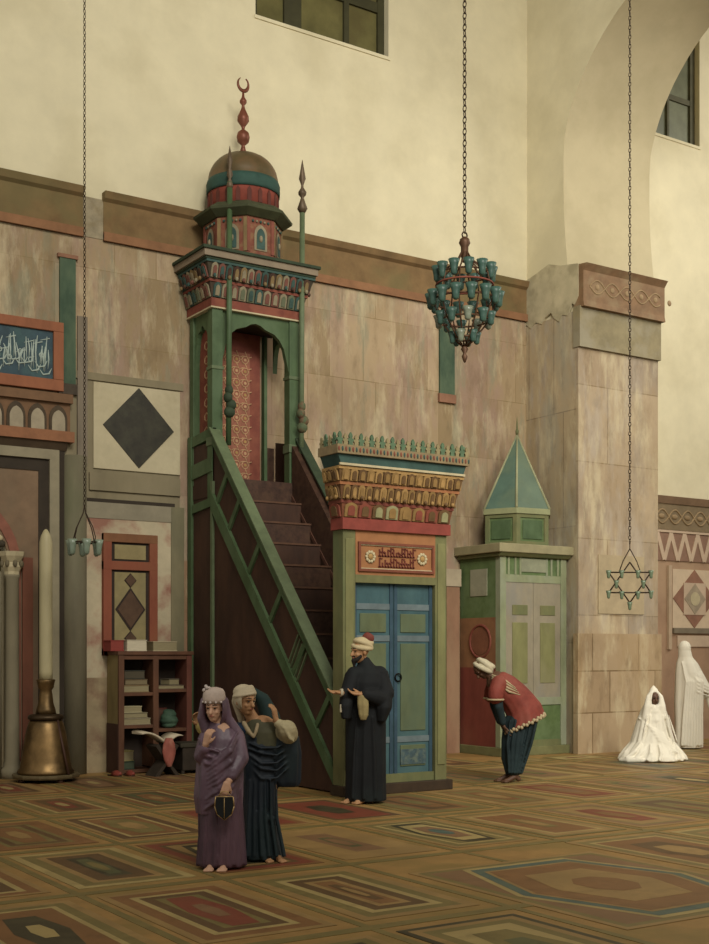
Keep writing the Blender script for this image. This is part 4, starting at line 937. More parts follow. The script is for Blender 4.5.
for k in range(10):
    a = k * PI / 5 + .1; m = MB(); C, S = math.cos(a), math.sin(a)
    m.tube([(cx + .03 * C, cy + .03 * S, 6.85), (cx + .1 * C, cy + .1 * S, 6.72), (cx + .33 * C, cy + .33 * S, 6.55), (cx + .41 * C, cy + .41 * S, 6.2), (cx + .31 * C, cy + .31 * S, 5.94), (cx + .13 * C, cy + .13 * S, 5.7), (cx + .02 * C, cy + .02 * S, 5.6)], .011, BRZ, 6); m.build('rib', r)
first = {}
for ti, (z, rad, n, rt, h) in enumerate(TIERS):
    for k in range(n):
        a = 2 * PI * k / n + .2 * ti
        mt = GLT2 if (ti >= 2 and k % 3 == 0) else GLT; key = (ti, mt.name)
        if key not in first:
            m = MB(); glass_cup(m, (0, 0, 0), rt, h, mt); o = m.build('glass_cup', r, local=True); first[key] = o
        else:
            o = first[key].copy(); COL.objects.link(o)
        o.location = (rad * math.cos(a), rad * math.sin(a), z - 5.5)
m = MB(); m.lathe([(.01, 5.4), (.025, 5.43), (.04, 5.48), (.02, 5.52), (.05, 5.57), (.03, 5.62)], (cx, cy, 0), BRZ, 12); m.build('finial', r)
# left: small ring of cups on a long chain
cx, cy = 5.44, -1.74
r = thing('hanging_lamp', 'small iron lamp with pale glass cups on long chain, left', 'hanging lamp', (cx, cy, 2.8))
chain('chain', r, cx, cy, 3.42, 14.98, .065, .016, .0055)
m = MB()
for k in range(4):
    a = k * PI / 2 + .5; C, S = math.cos(a), math.sin(a)
    m.tube([(cx, cy, 3.44), (cx + .02 * C, cy + .02 * S, 3.34), (cx + .13 * C, cy + .13 * S, 3.16), (cx + .17 * C, cy + .17 * S, 3.04), (cx + .155 * C, cy + .155 * S, 2.97)], .007, IRON, 6)
m.build('hanger', r)
m = MB(); m.torus((cx, cy, 2.98), .18, .008, IRON, 32, 6); m.tube([(cx - .2, cy, 2.98), (cx + .2, cy, 2.98)], .006, IRON, 6); m.tube([(cx, cy - .2, 2.98), (cx, cy + .2, 2.98)], .006, IRON, 6); m.build('ring', r)
GP = mat('pale_lamp_glass', '#7a8a74', .2, 6, rough=.3, spec=.5, alt='#4c7064', altamt=.5)
proto = None
for k in range(6):
    a = k * PI / 3 + .3
    if not proto: m = MB(); glass_cup(m, (0, 0, -.14), .062, .19, GP); proto = o = m.build('glass_cup', r, local=True)
    else: o = proto.copy(); COL.objects.link(o)
    o.location = (.18 * math.cos(a), .18 * math.sin(a), .16)
# right: six-pointed star frame with cups
cx, cy = 13.41, -2.99
r = thing('hanging_lamp', 'six-pointed star shaped lamp with glass cups hanging before the stone pier', 'hanging lamp', (cx, cy, 2.3))
chain('chain', r, cx, cy, 3.24, 14.98, .07, .018, .006)
ux, uy = math.cos(YAW), math.sin(YAW)
def S(u, z): return (cx + ux * u, cy + uy * u, z)
m = MB(); zc = 2.68; tri = [[S(.36 * math.sin(a + s * PI), zc + .3 * math.cos(a + s * PI)) for a in (0, 2 * PI / 3, 4 * PI / 3)] for s in (0, 1)]
for t in tri:
    for k in range(3): m.tube([t[k], t[(k + 1) % 3]], .011, IRON, 6)
m.build('star_frame', r)
m = MB(); m.tube([S(0, 3.26), S(0, 3.18), S(-.1, 3.0), S(-.16, zc + .15)], .008, IRON, 6); m.tube([S(0, 3.18), S(.1, 3.0), S(.16, zc + .15)], .008, IRON, 6); m.build('hanger', r)
proto = None; GS = mat('star_lamp_glass', '#5f7457', .2, 6, rough=.3, spec=.5)
for u, z in ((-.315, zc + .15), (.315, zc + .15), (-.12, zc + .15), (.12, zc + .15), (-.315, zc - .15), (.315, zc - .15), (-.12, zc - .16), (.12, zc - .16), (0, zc - .32), (-.2, zc), (.2, zc)):
    if not proto: m = MB(); glass_cup(m, (0, 0, -.09), .042, .12, GS); proto = o = m.build('glass_cup', r, local=True)
    else: o = proto.copy(); COL.objects.link(o)
    o.location = Vector(S(u, z)) - Vector((cx, cy, 2.3))
# ------------------------------------------------------------------ people (local frame: x = to the right, -y = towards the viewer)
SK = mat('skin_fair', '#bb8f72', .06, 8, rough=.55, haze=.1); SKT = mat('skin_tan', '#a57850', .08, 8, rough=.55, haze=.1); SKD = mat('skin_dark', '#5c3a24', .08, 8, rough=.55)
EYE = mat('eye_dark', '#1d120c', .1, 9, rough=.3); LIP = mat('lips', '#a05c4c', .1, 9, haze=.1); BROW = mat('brow', '#2c1d12', .1, 9)
def frame(f):
    f = Vector(f).normalized(); s = f.cross(Vector((0, 0, 1))).normalized(); u = s.cross(f)   # s = figure's right
    return f, s, u
def head(m, c, face, k=1.):
    """skull, jaw, nose, ears, brow joined into the body mesh; c = head centre, k = scale"""
    f, s, u = frame(face); c = Vector(c)
    M3 = Matrix((s, f, u)).transposed()
    P = lambda a, b, d: c + (s * a + f * b + u * d) * k
    m.ball(P(0, -.005, .025), (.074 * k, .093 * k, .09 * k), None, 18, M3)
    m.ball(P(0, .02, -.03), (.06 * k, .07 * k, .085 * k), None, 16, M3)
    m.ball(P(0, .045, -.088), (.034 * k, .034 * k, .028 * k), None, 12, M3)
    m.limb([P(0, .085, .01), P(0, .108, -.03)], [.01 * k, .017 * k], None, 10)
    for q in (-1, 1):
        m.ball(P(q * .078, -.005, -.01), (.012 * k, .02 * k, .032 * k), None, 10, M3)
        m.limb([P(q * .012, .088, .026), P(q * .045, .072, .024)], [.011 * k, .01 * k], None, 8)
        m.ball(P(q * .036, .062, -.03), (.02 * k, .018 * k, .018 * k), None, 8, M3)
    m.ball(P(0, .083, -.057), (.024 * k, .014 * k, .011 * k), None, 10, M3)
def face_parts(parent, c, face, k=1., beard=None, lips=LIP):
    f, s, u = frame(face); c = Vector(c); M3 = Matrix((s, f, u)).transposed()
    P = lambda a, b, d: c + (s * a + f * b + u * d) * k
    for q in (-1, 1):
        m = MB(); m.ball(P(q * .031, .081, .006), (.0125 * k, .007 * k, .006 * k), EYE, 10, M3); m.build('eye', parent, local=True)
        m = MB(); m.limb([P(q * .014, .095, .033), P(q * .034, .088, .038), P(q * .052, .072, .032)], [.003 * k, .004 * k, .002 * k], BROW, 6); m.build('eyebrow', parent, local=True)
    if lips:
        m = MB(); m.ball(P(0, .094, -.054), (.02 * k, .008 * k, .004 * k), lips, 10, M3); m.ball(P(0, .093, -.061), (.016 * k, .008 * k, .0045 * k), lips, 10, M3); m.build('mouth', parent, local=True)
def hand(m, w, d, nrm, k=1., curl=.6, side=1):
    """palm, four bent fingers of different length and a thumb; w wrist, d direction, nrm palm side, side=+1/-1 thumb side"""
    d = Vector(d).normalized(); nrm = (Vector(nrm) - d * d.dot(Vector(nrm))).normalized(); s = nrm.cross(d) * side; w = Vector(w)
    for o in (-.028, -.01, .01, .027): m.limb([w + s * o * .6 * k, w + (d * .088 + s * o) * k], [.019 * k, .0135 * k], None, 8)
    for o, L in ((-.03, .058), (-.011, .072), (.009, .078), (.028, .07)):
        p = w + (d * .088 + s * o) * k; a = curl * .6
        d1 = (d * math.cos(a) + nrm * math.sin(a)); q = p + d1 * L * .48 * k
        d2 = (d * math.cos(a * 2.1) + nrm * math.sin(a * 2.1)); t = q + d2 * L * .34 * k
        d3 = (d * math.cos(a * 2.8) + nrm * math.sin(a * 2.8))
        m.limb([p, q, t, t + d3 * L * .2 * k], [.0105 * k, .009 * k, .008 * k, .0065 * k], None, 8)
    a = w + (d * .02 + s * .024) * k; b = a + (d * .03 + s * .026 + nrm * .014) * k
    m.limb([a, b, b + (d * .032 + s * .008 + nrm * .014) * k], [.0165 * k, .0125 * k, .0085 * k], None, 8)
def foot(m, ank, d, k=1.):
    d = Vector(d).normalized(); a = Vector(ank); s = Vector((-d.y, d.x, 0)); fl = Vector((a.x, a.y, 0))
    m.limb([a, fl + Vector((0, 0, .045 * k)) - d * .035 * k], [.036 * k, .035 * k], None, 10)
    m.limb([a, fl + d * .1 * k + Vector((0, 0, .034 * k)), fl + d * .145 * k + Vector((0, 0, .026 * k))], [.036 * k, .032 * k, .026 * k], None, 10)
    for i, o in enumerate((-.03, -.014, .001, .016, .031)):
        p = fl + d * (.145 - abs(o + .02) * .35) * k + s * o * k + Vector((0, 0, .02 * k)); m.limb([p, p + d * .04 * k - Vector((0, 0, .006 * k))], [.015 * k, .012 * k if i else .015 * k], None, 8)
def drape(m, rings, mt=None, n=72, fold=.05, k=9, seed=0, cap=True):
    """cloth as stacked rings: (cx, cy, z, rx, ry[, fold[, tilt vector]]), vertical folds that wander and deepen to the hem"""
    rr = random.Random(seed); ph = [rr.uniform(0, 6.28) for _ in range(6)]
    out = []; N = len(rings)
    for i, g in enumerate(rings):
        cx, cy, cz, rx, ry = g[:5]; fo = g[5] if len(g) > 5 and g[5] is not None else fold
        ax = Vector(g[6]).normalized() if len(g) > 6 else Vector((0, 0, 1))
        q = Vector((0, 0, 1)).rotation_difference(ax).to_matrix()
        pts = []
        for j in range(n):
            t = 2 * PI * j / n; tw = i * .12
            w = math.sin(k * t + ph[0] + tw) * .5 + math.sin((k * 1.7 // 1) * t + ph[1] - tw * 1.4) * .3 + math.sin((k * .5 // 1) * t + ph[2] + tw) * .35
            w = (1 if w > 0 else -1) * abs(w) ** .8
            s = 1 + fo * w
            pts.append(Vector((cx, cy, cz)) + q @ Vector((rx * s * math.cos(t), ry * s * math.sin(t), 0)))
        out.append(pts)
    # refine between rings
    fin = []
    for a, b in zip(out, out[1:]):
        st = max(1, int((sum(a, Vector()) / n - sum(b, Vector()) / n).length / .03))
        for q in range(st): fin.append([a[j].lerp(b[j], q / st) for j in range(n)])
    fin.append(out[-1])
    m.loft(fin, mt, cap)
def swag(m, pts, r, mt=None):
    """a rope-like fold lying on a garment"""
    m.tube(pts, r, mt, 8)
def person(label, loc, rz=YAW): return thing('person', label, 'person', loc, rz)
def skin_body(parent, m, mt, vox=.006):
    m.mats = [mt]
    return m.build('body', parent, local=True, remesh=vox, smooth_it=3)
def cloth(parent, name, m, mt, vox=.011, it=2):
    m.mats = [mt]
    return m.build(name, parent, local=True, remesh=vox, smooth_it=it)

# --- the imam at the gate
p = person('bearded man in long black robe and cream turban standing before the blue gate', (7.47, -4.86, 0))
hc = (-.06, -.03, 1.655); fc = (-.82, -.5, -.06)
m = MB(); V = Vector
m.limb([(0, 0, .92), (.01, .01, 1.15), (.02, .02, 1.36)], [.14, .13, .15], None, 14)
m.limb([(-.12, -.06, 1.39), (.14, .03, 1.39)], [.055, .055], None)
m.limb([(.0, .02, 1.4), (-.03, 0, 1.56)], [.065, .058], None); head(m, hc, fc, 1.06)
m.limb([(-.13, -.08, 1.4), (-.2, -.14, 1.14), (-.26, -.24, 1.21)], [.055, .046, .03], None); hand(m, (-.27, -.25, 1.215), (-.95, -.25, .05), (0, -.3, 1), 1., .5, 1)
m.limb([(.16, .02, 1.4), (.2, -.1, 1.12), (-.04, -.24, 1.2)], [.055, .046, .03], None); hand(m, (-.05, -.245, 1.2), (-.95, -.2, .1), (0, -.3, 1), 1., .5, -1)
for x, y, d in ((-.09, -.02, (-.9, -.45, 0)), (.03, -.08, (-.9, -.45, 0))): m.limb([(.0, y * .4, .9), (x + .02, y, .48), (x, y, .09)], [.09, .06, .036], None); foot(m, (x, y, .085), d)
b = skin_body(p, m, SKT); face_parts(b, hc, fc, 1.06)
m = MB()
drape(m, [(0, 0, .03, .225, .17, .045), (0, 0, .3, .22, .165, .035), (.0, .0, .7, .22, .16, .03), (.0, 0, .98, .22, .165, .025), (.0, 0, 1.15, .215, .17, .03), (.0, 0, 1.32, .21, .165, .02), (.005, .005, 1.42, .18, .14, .01), (0, .005, 1.5, .1, .1, 0), (-.01, .0, 1.545, .075, .075, 0)], None, 72, .05, 8, 1)
drape(m, [(-.15, -.06, 1.4, .08, .08, 0, (.3, .2, 1)), (-.19, -.12, 1.2, .09, .1, .04), (-.215, -.16, 1.08, .075, .12, .06), (-.215, -.17, .93, .05, .1, .08)], None, 40, .05, 5, 2)
drape(m, [(.16, .0, 1.42, .085, .085, 0, (-.3, 0, 1)), (.2, -.06, 1.22, .09, .105, .04), (.19, -.1, 1.05, .09, .12, .06), (.17, -.11, .9, .045, .08, .08)], None, 40, .05, 5, 3)
m.limb([(.18, -.1, 1.13), (.08, -.19, 1.17), (-.0, -.23, 1.19)], [.1, .085, .065], None); m.limb([(-.2, -.14, 1.2), (-.13, -.07, 1.41), (.15, .02, 1.41), (.21, -.06, 1.2)], [.085, .085, .09, .1], None, 16); m.limb([(0, 0, 1.42), (-.015, 0, 1.53)], [.11, .075], None, 16)
m.limb([(-.19, -.13, 1.15), (-.225, -.2, 1.19)], [.085, .06], None)
for k in range(3): 
    x = -.13 + k * .11; swag(m, [(x * 1.1, -.15 - .02 * (k % 2), .06), (x, -.155, .5), (x * .8, -.165, .95)], [.022, .018, .006])
robe = cloth(p, 'robe', m, mat('black_robe', '#101315', .3, 5, rough=.8, alt='#10201e', altamt=.5))
m = MB(); drape(m, [(-.04, -.245, 1.19, .055, .04, .05), (-.035, -.25, 1.08, .06, .035, .12), (-.03, -.24, .97, .05, .03, .15), (-.03, -.23, .92, .03, .02, .1)], None, 36, .1, 5, 4); cloth(p, 'sleeve_lining', m, mat('ochre_lining', '#93814a', .2, 8), .008)
m = MB(); drape(m, [(-.25, -.235, 1.22, .04, .045, .03, (-1, -.3, 0)), (-.28, -.25, 1.21, .045, .05, .06, (-1, -.3, 0))], None, 30); m.box(-.285, -.245, -.25, -.24, 1.0, 1.09, None); cloth(p, 'cuff', m, mat('white_cuff', '#a59a80', .12, 9), .007)
m = MB(); f, s, u = frame(fc); H = V(hc)
def hp(a, b_, c_): return H + s * a + f * b_ + u * c_
m.limb([hp(-.055, .035, -.05), hp(-.03, .07, -.085), hp(0, .085, -.1), hp(.03, .07, -.085), hp(.055, .035, -.05)], [.02, .026, .03, .026, .02], None, 10); m.limb([hp(0, .085, -.095), hp(0, .09, -.15)], [.034, .014], None, 10); m.limb([hp(-.028, .09, -.048), hp(0, .1, -.044), hp(.028, .09, -.048)], [.008, .01, .008], None, 8); cloth(p, 'beard', m, mat('dark_beard', '#1f1712', .2, 9), .006)
def turban(parent, c, face, R0, thick, mt, fez=None, rings=3, tilt=.18, name='turban', squash=1.1):
    f, s, u = frame(face); M0 = Matrix((s, f, u)).transposed(); c = Vector(c); m = MB()
    for k in range(rings):
        e = Euler((tilt * (1 if k % 2 else -1) - .1, .22 * ((k % 3) - 1), k * .7)).to_matrix()
        m.torus(c + u * (k * thick * .75 - .02), R0 - .006 * k, thick * .62, None, 28, 8, M0 @ Matrix.Diagonal((.92, squash, 1)) @ e)
    m.ball(c + u * .02, (R0, R0 * squash, R0 * .75), None, 18, M0)
    o = cloth(parent, name, m, mt, .007, 2)
    if fez:
        m = MB(); m.lathe([(R0 * .75, 0), (R0 * .68, .06), (R0 * .5, .085), (.004, .09)], (0, 0, 0), None, 20); m.mats = [fez]
        q = m.build('cap', o, local=True); q.matrix_local = Matrix.Translation(c + u * R0 * .62 - f * .03) @ (M0 @ Euler((.25, 0, 0)).to_matrix()).to_4x4()
    return o
turban(p, V(hc) + V((.025, .01, .07)), (-.86, -.42, .32), .093, .042, mat('cream_turban', '#b5a276', .15, 9), mat('red_felt', '#7a2c20', .12, 9))

# --- purple-veiled woman
s_ = .86
p = person('woman in purple silk wrap and pale headdress standing at the front left', (4.30, -7.64, 0))
hc = (-.05, -.045, 1.225); fc = (-.22, -.97, -.1)
m = MB()
m.limb([(0, 0, .7), (0, 0, .9), (0, .01, 1.02)], [.11, .1, .11], None, 14); m.limb([(-.08, 0, 1.0), (.08, .02, 1.0)], [.05, .05], None)
m.limb([(-.01, .0, 1.05), (-.04, -.02, 1.17)], [.05, .046], None); head(m, hc, fc, .88)
m.limb([(-.1, 0, 1.01), (-.135, -.08, .84), (-.1, -.17, .96)], [.04, .034, .026], None); hand(m, (-.1, -.175, .965), (.25, -.25, .9), (.4, .6, 0), .85, 1., 1)
m.limb([(.1, .02, 1.01), (.14, -.05, .8), (.07, -.17, .68)], [.04, .034, .026], None); hand(m, (.06, -.185, .665), (-.25, -.15, -.95), (-.2, .9, -.1), .85, .8, -1)
for x in (-.06, .04): m.limb([(x, 0, .68), (x, 0, .35), (x, -.04, .07)], [.08, .055, .032], None); foot(m, (x, -.05, .07), (-.15, -1, 0), .85)
b = skin_body(p, m, SK); face_parts(b, hc, fc, .88)
SILK = mat('purple_silk', '#583f4e', .4, 6, (1, 1, .35), rough=.45, haze=.15, bump=.5, alt='#82697a', altamt=.55, altscale=3, spec=.5)  # paler patches put the silk's highlights into its colour
SILKD = mat('purple_skirt', '#49323e', .4, 6, (1, 1, .25), rough=.5, haze=.15, bump=.5, alt='#654650', altamt=.5, altscale=3)
m = MB(); drape(m, [(-.0, 0, .02, .19, .15, .1), (-.0, 0, .25, .175, .145, .09), (-.01, 0, .5, .17, .145, .07), (-.01, 0, .72, .16, .14, .05), (0, 0, .8, .14, .13, .03)], None, 84, .08, 11, 11)
for k in range(9):
    a = -2.6 + k * .27; swag(m, [(.185 * math.cos(a), .15 * math.sin(a), .04), (.17 * math.cos(a + .06), .145 * math.sin(a + .06), .3), (.165 * math.cos(a), .145 * math.sin(a), .62)], [.02, .016, .008])
cloth(p, 'skirt', m, SILKD, .009)
m = MB(); drape(m, [(-.02, .0, .42, .175, .15, .08), (-.025, .0, .55, .185, .165, .09), (-.015, .0, .72, .18, .17, .08), (-.01, 0, .88, .172, .16, .06), (-.005, .01, .99, .15, .135, .03), (-.01, .02, 1.06, .13, .11, .02), (-.03, .03, 1.12, .075, .08, 0)], None, 84, .06, 9, 12)
m.limb([(.03, .03, 1.1), (.11, .01, 1.0), (.145, -.04, .84), (.09, -.14, .72)], [.07, .068, .068, .048], None); m.limb([(-.05, .03, 1.08), (-.12, .0, .99), (-.145, -.08, .86), (-.11, -.15, .92)], [.06, .06, .06, .042], None)
for k in range(10):                                         # diagonal swags from her left shoulder round to the right hip
    t = k / 9; j = R.uniform(-.02, .02); swag(m, [(.13 + .02 * t, -.05, 1.05 - .36 * t), (.09 + j, -.15 - .012 * (k % 2), .95 - .36 * t + j), (-.02 + j, -.172, .84 - .32 * t), (-.14, -.12, .76 - .3 * t + j)], [.006, .015 + .005 * (k % 2), .016, .006])
for k in range(3): swag(m, [(-.17, -.08, 1.0 - k * .05), (-.1, -.15, .93 - k * .06), (-.0, -.17, .9 - k * .05)], [.01, .016, .01])
cloth(p, 'wrap', m, SILK, .008)
m = MB(); f, s, u = frame(fc); H = V(hc)
def shell(m, c, M3, rx, ry, rz, a0, a1, th, z0=-.9, z1=1., n=26, k=12):
    """open hood: part of an ellipsoid shell between azimuths a0..a1 with thickness"""
    rings = []
    for j in range(k + 1):
        t = -PI / 2 * (-z0) + (PI / 2 * z1 + PI / 2 * (-z0)) * j / k
        o = [c + M3 @ Vector((rx * math.cos(t) * math.cos(a0 + (a1 - a0) * i / n), ry * math.cos(t) * math.sin(a0 + (a1 - a0) * i / n), rz * math.sin(t))) for i in range(n + 1)]
        q = [c + M3 @ Vector(((rx - th) * math.cos(t) * math.cos(a0 + (a1 - a0) * i / n), (ry - th) * math.cos(t) * math.sin(a0 + (a1 - a0) * i / n), (rz - th) * math.sin(t))) for i in range(n, -1, -1)]
        rings.append(o + q)
    m.loft(rings, None)
M3 = Matrix((s, f, u)).transposed()
shell(m, H + V((0, .02, .0)), M3, .105, .12, .15, PI * .82, PI * 2.2, .018, -.8, .72)
for q, x1 in ((1, .13), (-1, -.12)):
    m.limb([H + s * -q * .0 + V((q * .085, .0, .06)), H + V((q * .1, .02, -.08)), V((x1 * .85, .0, 1.03)), V((x1 * 1.05, -.05, .9))], [.022, .036, .05, .03], None)
m.limb([H + V((.0, .09, .04)), V((.0, .11, 1.05)), V((.02, .13, .7))], [.06, .09, .08], None)
cloth(p, 'veil', m, SILK, .008)
m = MB(); m.lathe([(.082, 0), (.088, .03), (.083, .075), (.07, .1), (.03, .115), (.003, .118)], (0, 0, 0), None, 24); m.mats = [mat('pale_headdress', '#b8a296', .15, 12)]
q = m.build('headdress', p, local=True); q.matrix_local = Matrix.Translation(H + u * .042 - f * .0) @ M3.to_4x4()
m = MB(); fl = mat('white_flower', '#b9aaa6', .1, 9)
for k in range(6): m.ball(V((.05 + .02 * math.cos(k), .03 + .02 * math.sin(k * 2), .095 + .006 * k)), .014, fl, 8)
for k in range(5): m.ball(V((.088 * math.cos(.6 + k * .48), .088 * math.sin(.6 + k * .48), .01)), .01, fl, 6)
m.build('flowers', q, local=True)
b = thing('pouch', 'black shield-shaped pouch with gold edge held by purple-clad woman', 'pouch', V((4.30, -7.64, 0)) + Matrix.Rotation(YAW, 3, 'Z') @ V((.045, -.23, .4)), YAW)
m = MB(); sh = [(0, 0), (.05, .04), (.068, .1), (.062, .17), (-.062, .17), (-.068, .1), (-.05, .04)]; m.prism(sh, 'y', -.012, .012, mat('black_velvet', '#0f1210', .2, 9)); m.build('panel', b, local=True, bevel=.003)
m = MB(); lp = [(x * 1.05, 0, z) for x, z in sh]
for a1, a2 in zip(lp, lp[1:] + lp[:1]): m.tube([a1, a2], .006, mat('gold_trim', '#b08a4a', .1, 9, rough=.4, metal=.4), 6)
m.tube([(0, -.013, .01), (0, -.013, .165)], .003, mat('gold_trim', '#b08a4a'), 5); m.build('gold_edge', b, local=True)
m = MB(); m.tube([(-.05, 0, .17), (-.02, 0, .21), (.02, 0, .21), (.05, 0, .17)], .004, mat('gold_trim', '#b08a4a'), 6); m.build('strap', b, local=True)

# --- blue-robed woman behind her, arm raised
p = person('woman in dark blue cloak with raised hand, behind the purple-clad woman', (4.73, -7.5, 0))
hc = (-.135, -.03, 1.265); fc = (.72, -.68, -.12)
m = MB()
m.limb([(.0, .02, .7), (-.0, .02, .9), (-.0, .02, 1.03)], [.11, .1, .12], None, 14); m.limb([(-.1, .04, 1.06), (.1, .0, 1.06)], [.058, .058], None)
m.limb([(-.04, .01, 1.06), (-.12, -.01, 1.2)], [.052, .046], None); head(m, hc, fc, .93)
m.limb([(.09, 0, 1.04), (.22, -.05, .97), (.12, -.12, 1.11)], [.045, .04, .027], None); hand(m, (.115, -.125, 1.12), (-.15, -.1, 1), (-.8, .3, .1), .88, .7, 1)
m.limb([(-.13, .05, 1.05), (-.36, .16, 1.0), (-.5, .1, 1.06)], [.048, .04, .027], None); hand(m, (-.505, .09, 1.07), (-.3, -.4, .8), (.4, -.6, -.2), .88, .7, 1)
for x in (-.05, .05): m.limb([(x, 0, .68), (x, 0, .35), (x + .03, -.02, .07)], [.08, .055, .032], None); foot(m, (x + .04, -.03, .07), (.6, -.8, 0), .85)
b = skin_body(p, m, SKT); face_parts(b, hc, fc, .93)
NAVY = mat('navy_cloak', '#17232e', .35, 6, (1, 1, .3), rough=.6, bump=.5, alt='#16302f', altamt=.6, altscale=2)
m = MB(); drape(m, [(-.0, 0, .02, .175, .15, .1), (-.02, 0, .2, .155, .14, .08), (-.03, 0, .5, .15, .135, .07), (-.03, 0, .75, .15, .135, .05), (-.02, .01, .92, .15, .13, .04), (-.01, .01, .985, .15, .125, .02), (-.01, .02, 1.01, .12, .1, 0)], None, 84, .07, 9, 21)
drape(m, [(.16, .0, .985, .13, .07, .03), (.18, .0, .85, .125, .07, .1), (.19, .0, .72, .11, .06, .14), (.195, .0, .62, .1, .05, .18), (.2, 0, .58, .08, .03, .1)], None, 48, .1, 5, 22)
for k in range(5): swag(m, [(-.12 + k * .01, -.12, .95 - k * .05), (0, -.14, .9 - k * .06 + .02 * (k % 2)), (.12, -.1, .9 - k * .06), (.22, -.05, .95 - k * .05)], [.006, .012, .012, .006])
for k in range(6): x = -.1 + k * .045; swag(m, [(x * 1.3 + .02, -.14, .05), (x, -.135, .35), (x * .9, -.13, .65)], [.018, .015, .006])
cloth(p, 'cloak', m, NAVY, .009)
m = MB(); drape(m, [(-.36, .17, .99, .06, .06, .04), (-.47, .13, .97, .05, .05, .08), (-.5, .13, .87, .05, .04, .1), (-.51, .13, .78, .03, .03, .1)], None, 36, .08, 5, 23); m.limb([(-.15, .06, 1.03), (-.36, .16, .99), (-.48, .11, 1.03)], [.07, .06, .045], None); cloth(p, 'sleeve', m, mat('blue_sleeve', '#1a3a5c', .25, 5, alt='#17404c', altamt=.4), .009)
m = MB(); m.limb([(-.505, .09, 1.06), (-.49, .1, 1.03)], [.04, .042], None); cloth(p, 'cuff', m, mat('yellow_cuff', '#a08a3a', .15, 9), .008)
m = MB(); drape(m, [(.0, .0, .9, .14, .12, .02), (.01, .0, 1.02, .14, .115, .03), (-.0, .01, 1.09, .12, .095, .02), (-.04, .01, 1.12, .07, .07, 0)], None, 48, .03, 9, 24); m.limb([(-.08, .02, 1.05), (.08, 0, 1.05), (.16, -.02, 1.0)], [.062, .062, .06], None); cloth(p, 'blouse', m, mat('olive_blouse', '#4c4a30', .22, 8), .009)
m = MB(); m.limb([(-.14, -.06, 1.09), (-.1, -.11, 1.03), (-.06, -.128, .985)], [.02, .02, .012], None, 8); m.limb([(-.03, -.08, 1.08), (-.04, -.115, 1.03), (-.055, -.128, .985)], [.016, .016, .01], None, 8); cloth(p, 'collar', m, mat('cream_collar', '#9a845f', .12, 9), .007)
m = MB(); m.limb([(.13, -.02, 1.02), (.21, -.05, 1.0), (.2, -.09, 1.04), (.135, -.12, 1.09)], [.06, .078, .078, .038], None, 14)
for k in range(5): swag(m, [(.13 + .012 * k, -.14, 1.1 - k * .015), (.19 + .01 * k, -.165, 1.05 - k * .02), (.26, -.11, 1.02 - k * .02)], [.006, .011, .006])
cloth(p, 'puffed_sleeve', m, mat('cream_sleeve', '#a89a70', .16, 8), .008)
H = V(hc); f, s, u = frame(fc); M3 = Matrix((s, f, u)).transposed(); m = MB()
shell(m, H + u * .02, M3, .086, .1, .108, PI * .86, PI * 2.14, .016, -.6, 1.)
m.ball(H + u * .06 - f * .02, (.084, .094, .07), None, 16, M3)
for k in range(4): m.torus(H + u * (.045 + .014 * k) - f * .01, .086 - .008 * k, .014, None, 24, 6, M3 @ Euler((.25 + .1 * k, .1, 0)).to_matrix())
m.limb([H - f * .07 + u * .05, H - f * .1 + u * -.02, V((-.17, .06, 1.1))], [.05, .04, .025], None)
cloth(p, 'headscarf', m, mat('cream_scarf', '#b5a484', .14, 9), .007)
m = MB(); m.limb([H + V((.06, .14, .06)), H + V((.13, .14, .0)), V((.06, .1, 1.12)), V((.09, .08, .95))], [.04, .06, .08, .06], None, 12); cloth(p, 'dark_veil', m, mat('teal_veil', '#12302e', .25, 6), .01)

# --- bowing man in red
p = person('man in red tunic and white turban bowing beside the painted booth', (10.23, -4.06, 0))
hc = V((-.395, -.05, 1.43)); fc = (-.6, -.2, -.78)
m = MB()
m.limb([(.17, 0, .9), (.0, -.0, 1.1), (-.19, -.01, 1.27)], [.15, .13, .14], None, 14); m.limb([(-.2, -.17, 1.25), (-.2, .17, 1.28)], [.068, .068], None); m.limb([(-.22, -.01, 1.3), (-.33, -.04, 1.38)], [.06, .055], None)
head(m, hc, fc, 1.)
for s in (-1, 1):
    m.limb([(.17, .1 * s, .88), (.03, .09 * s, .5), (.0 - .04 * s, .06 * s, .09)], [.1, .07, .037], None); foot(m, (-.0 - .04 * s, .06 * s, .085), (-.9, -.3, 0))
    m.limb([(-.22, .2 * s, 1.23), (-.2, .22 * s, .97), (-.13, .13 * s, .74)], [.055, .044, .03], None); hand(m, (-.12, .125 * s, .72), (.35, -.1, -.9), (.9, 0, .3), 1., .6, s)
b = skin_body(p, m, SKD); face_parts(b, hc, fc, 1.)
TEAL = mat('dark_teal_cloth', '#172c30', .3, 5, (1, 1, .5), rough=.8, alt='#1f3a3c', altamt=.5)
m = MB(); drape(m, [(.02, 0, .1, .1, .11, .08), (.03, 0, .3, .165, .15, .09), (.07, 0, .55, .2, .17, .08), (.11, 0, .78, .215, .18, .05), (.16, 0, .95, .18, .17, .02)], None, 72, .08, 8, 31)
for k in range(6): x = -.14 + k * .06; swag(m, [(x * .55 + .02, -.13, .12), (x + .06, -.165, .5), (x * 1.1 + .11, -.175, .8)], [.012, .02, .01])
cloth(p, 'trousers', m, TEAL, .01)
m = MB()
for s in (-1, 1): m.limb([(-.22, .19 * s, 1.2), (-.2, .22 * s, .97), (-.14, .14 * s, .77)], [.07, .062, .05], None)
cloth(p, 'sleeves', m, TEAL, .01)
RT = mat('red_tunic', '#802618', .25, 6, alt='#8c4030', altamt=.5, altscale=4); TR = mat('white_trim', '#a8946c', .15, 12)
AX = (-.72, -.0, .7)
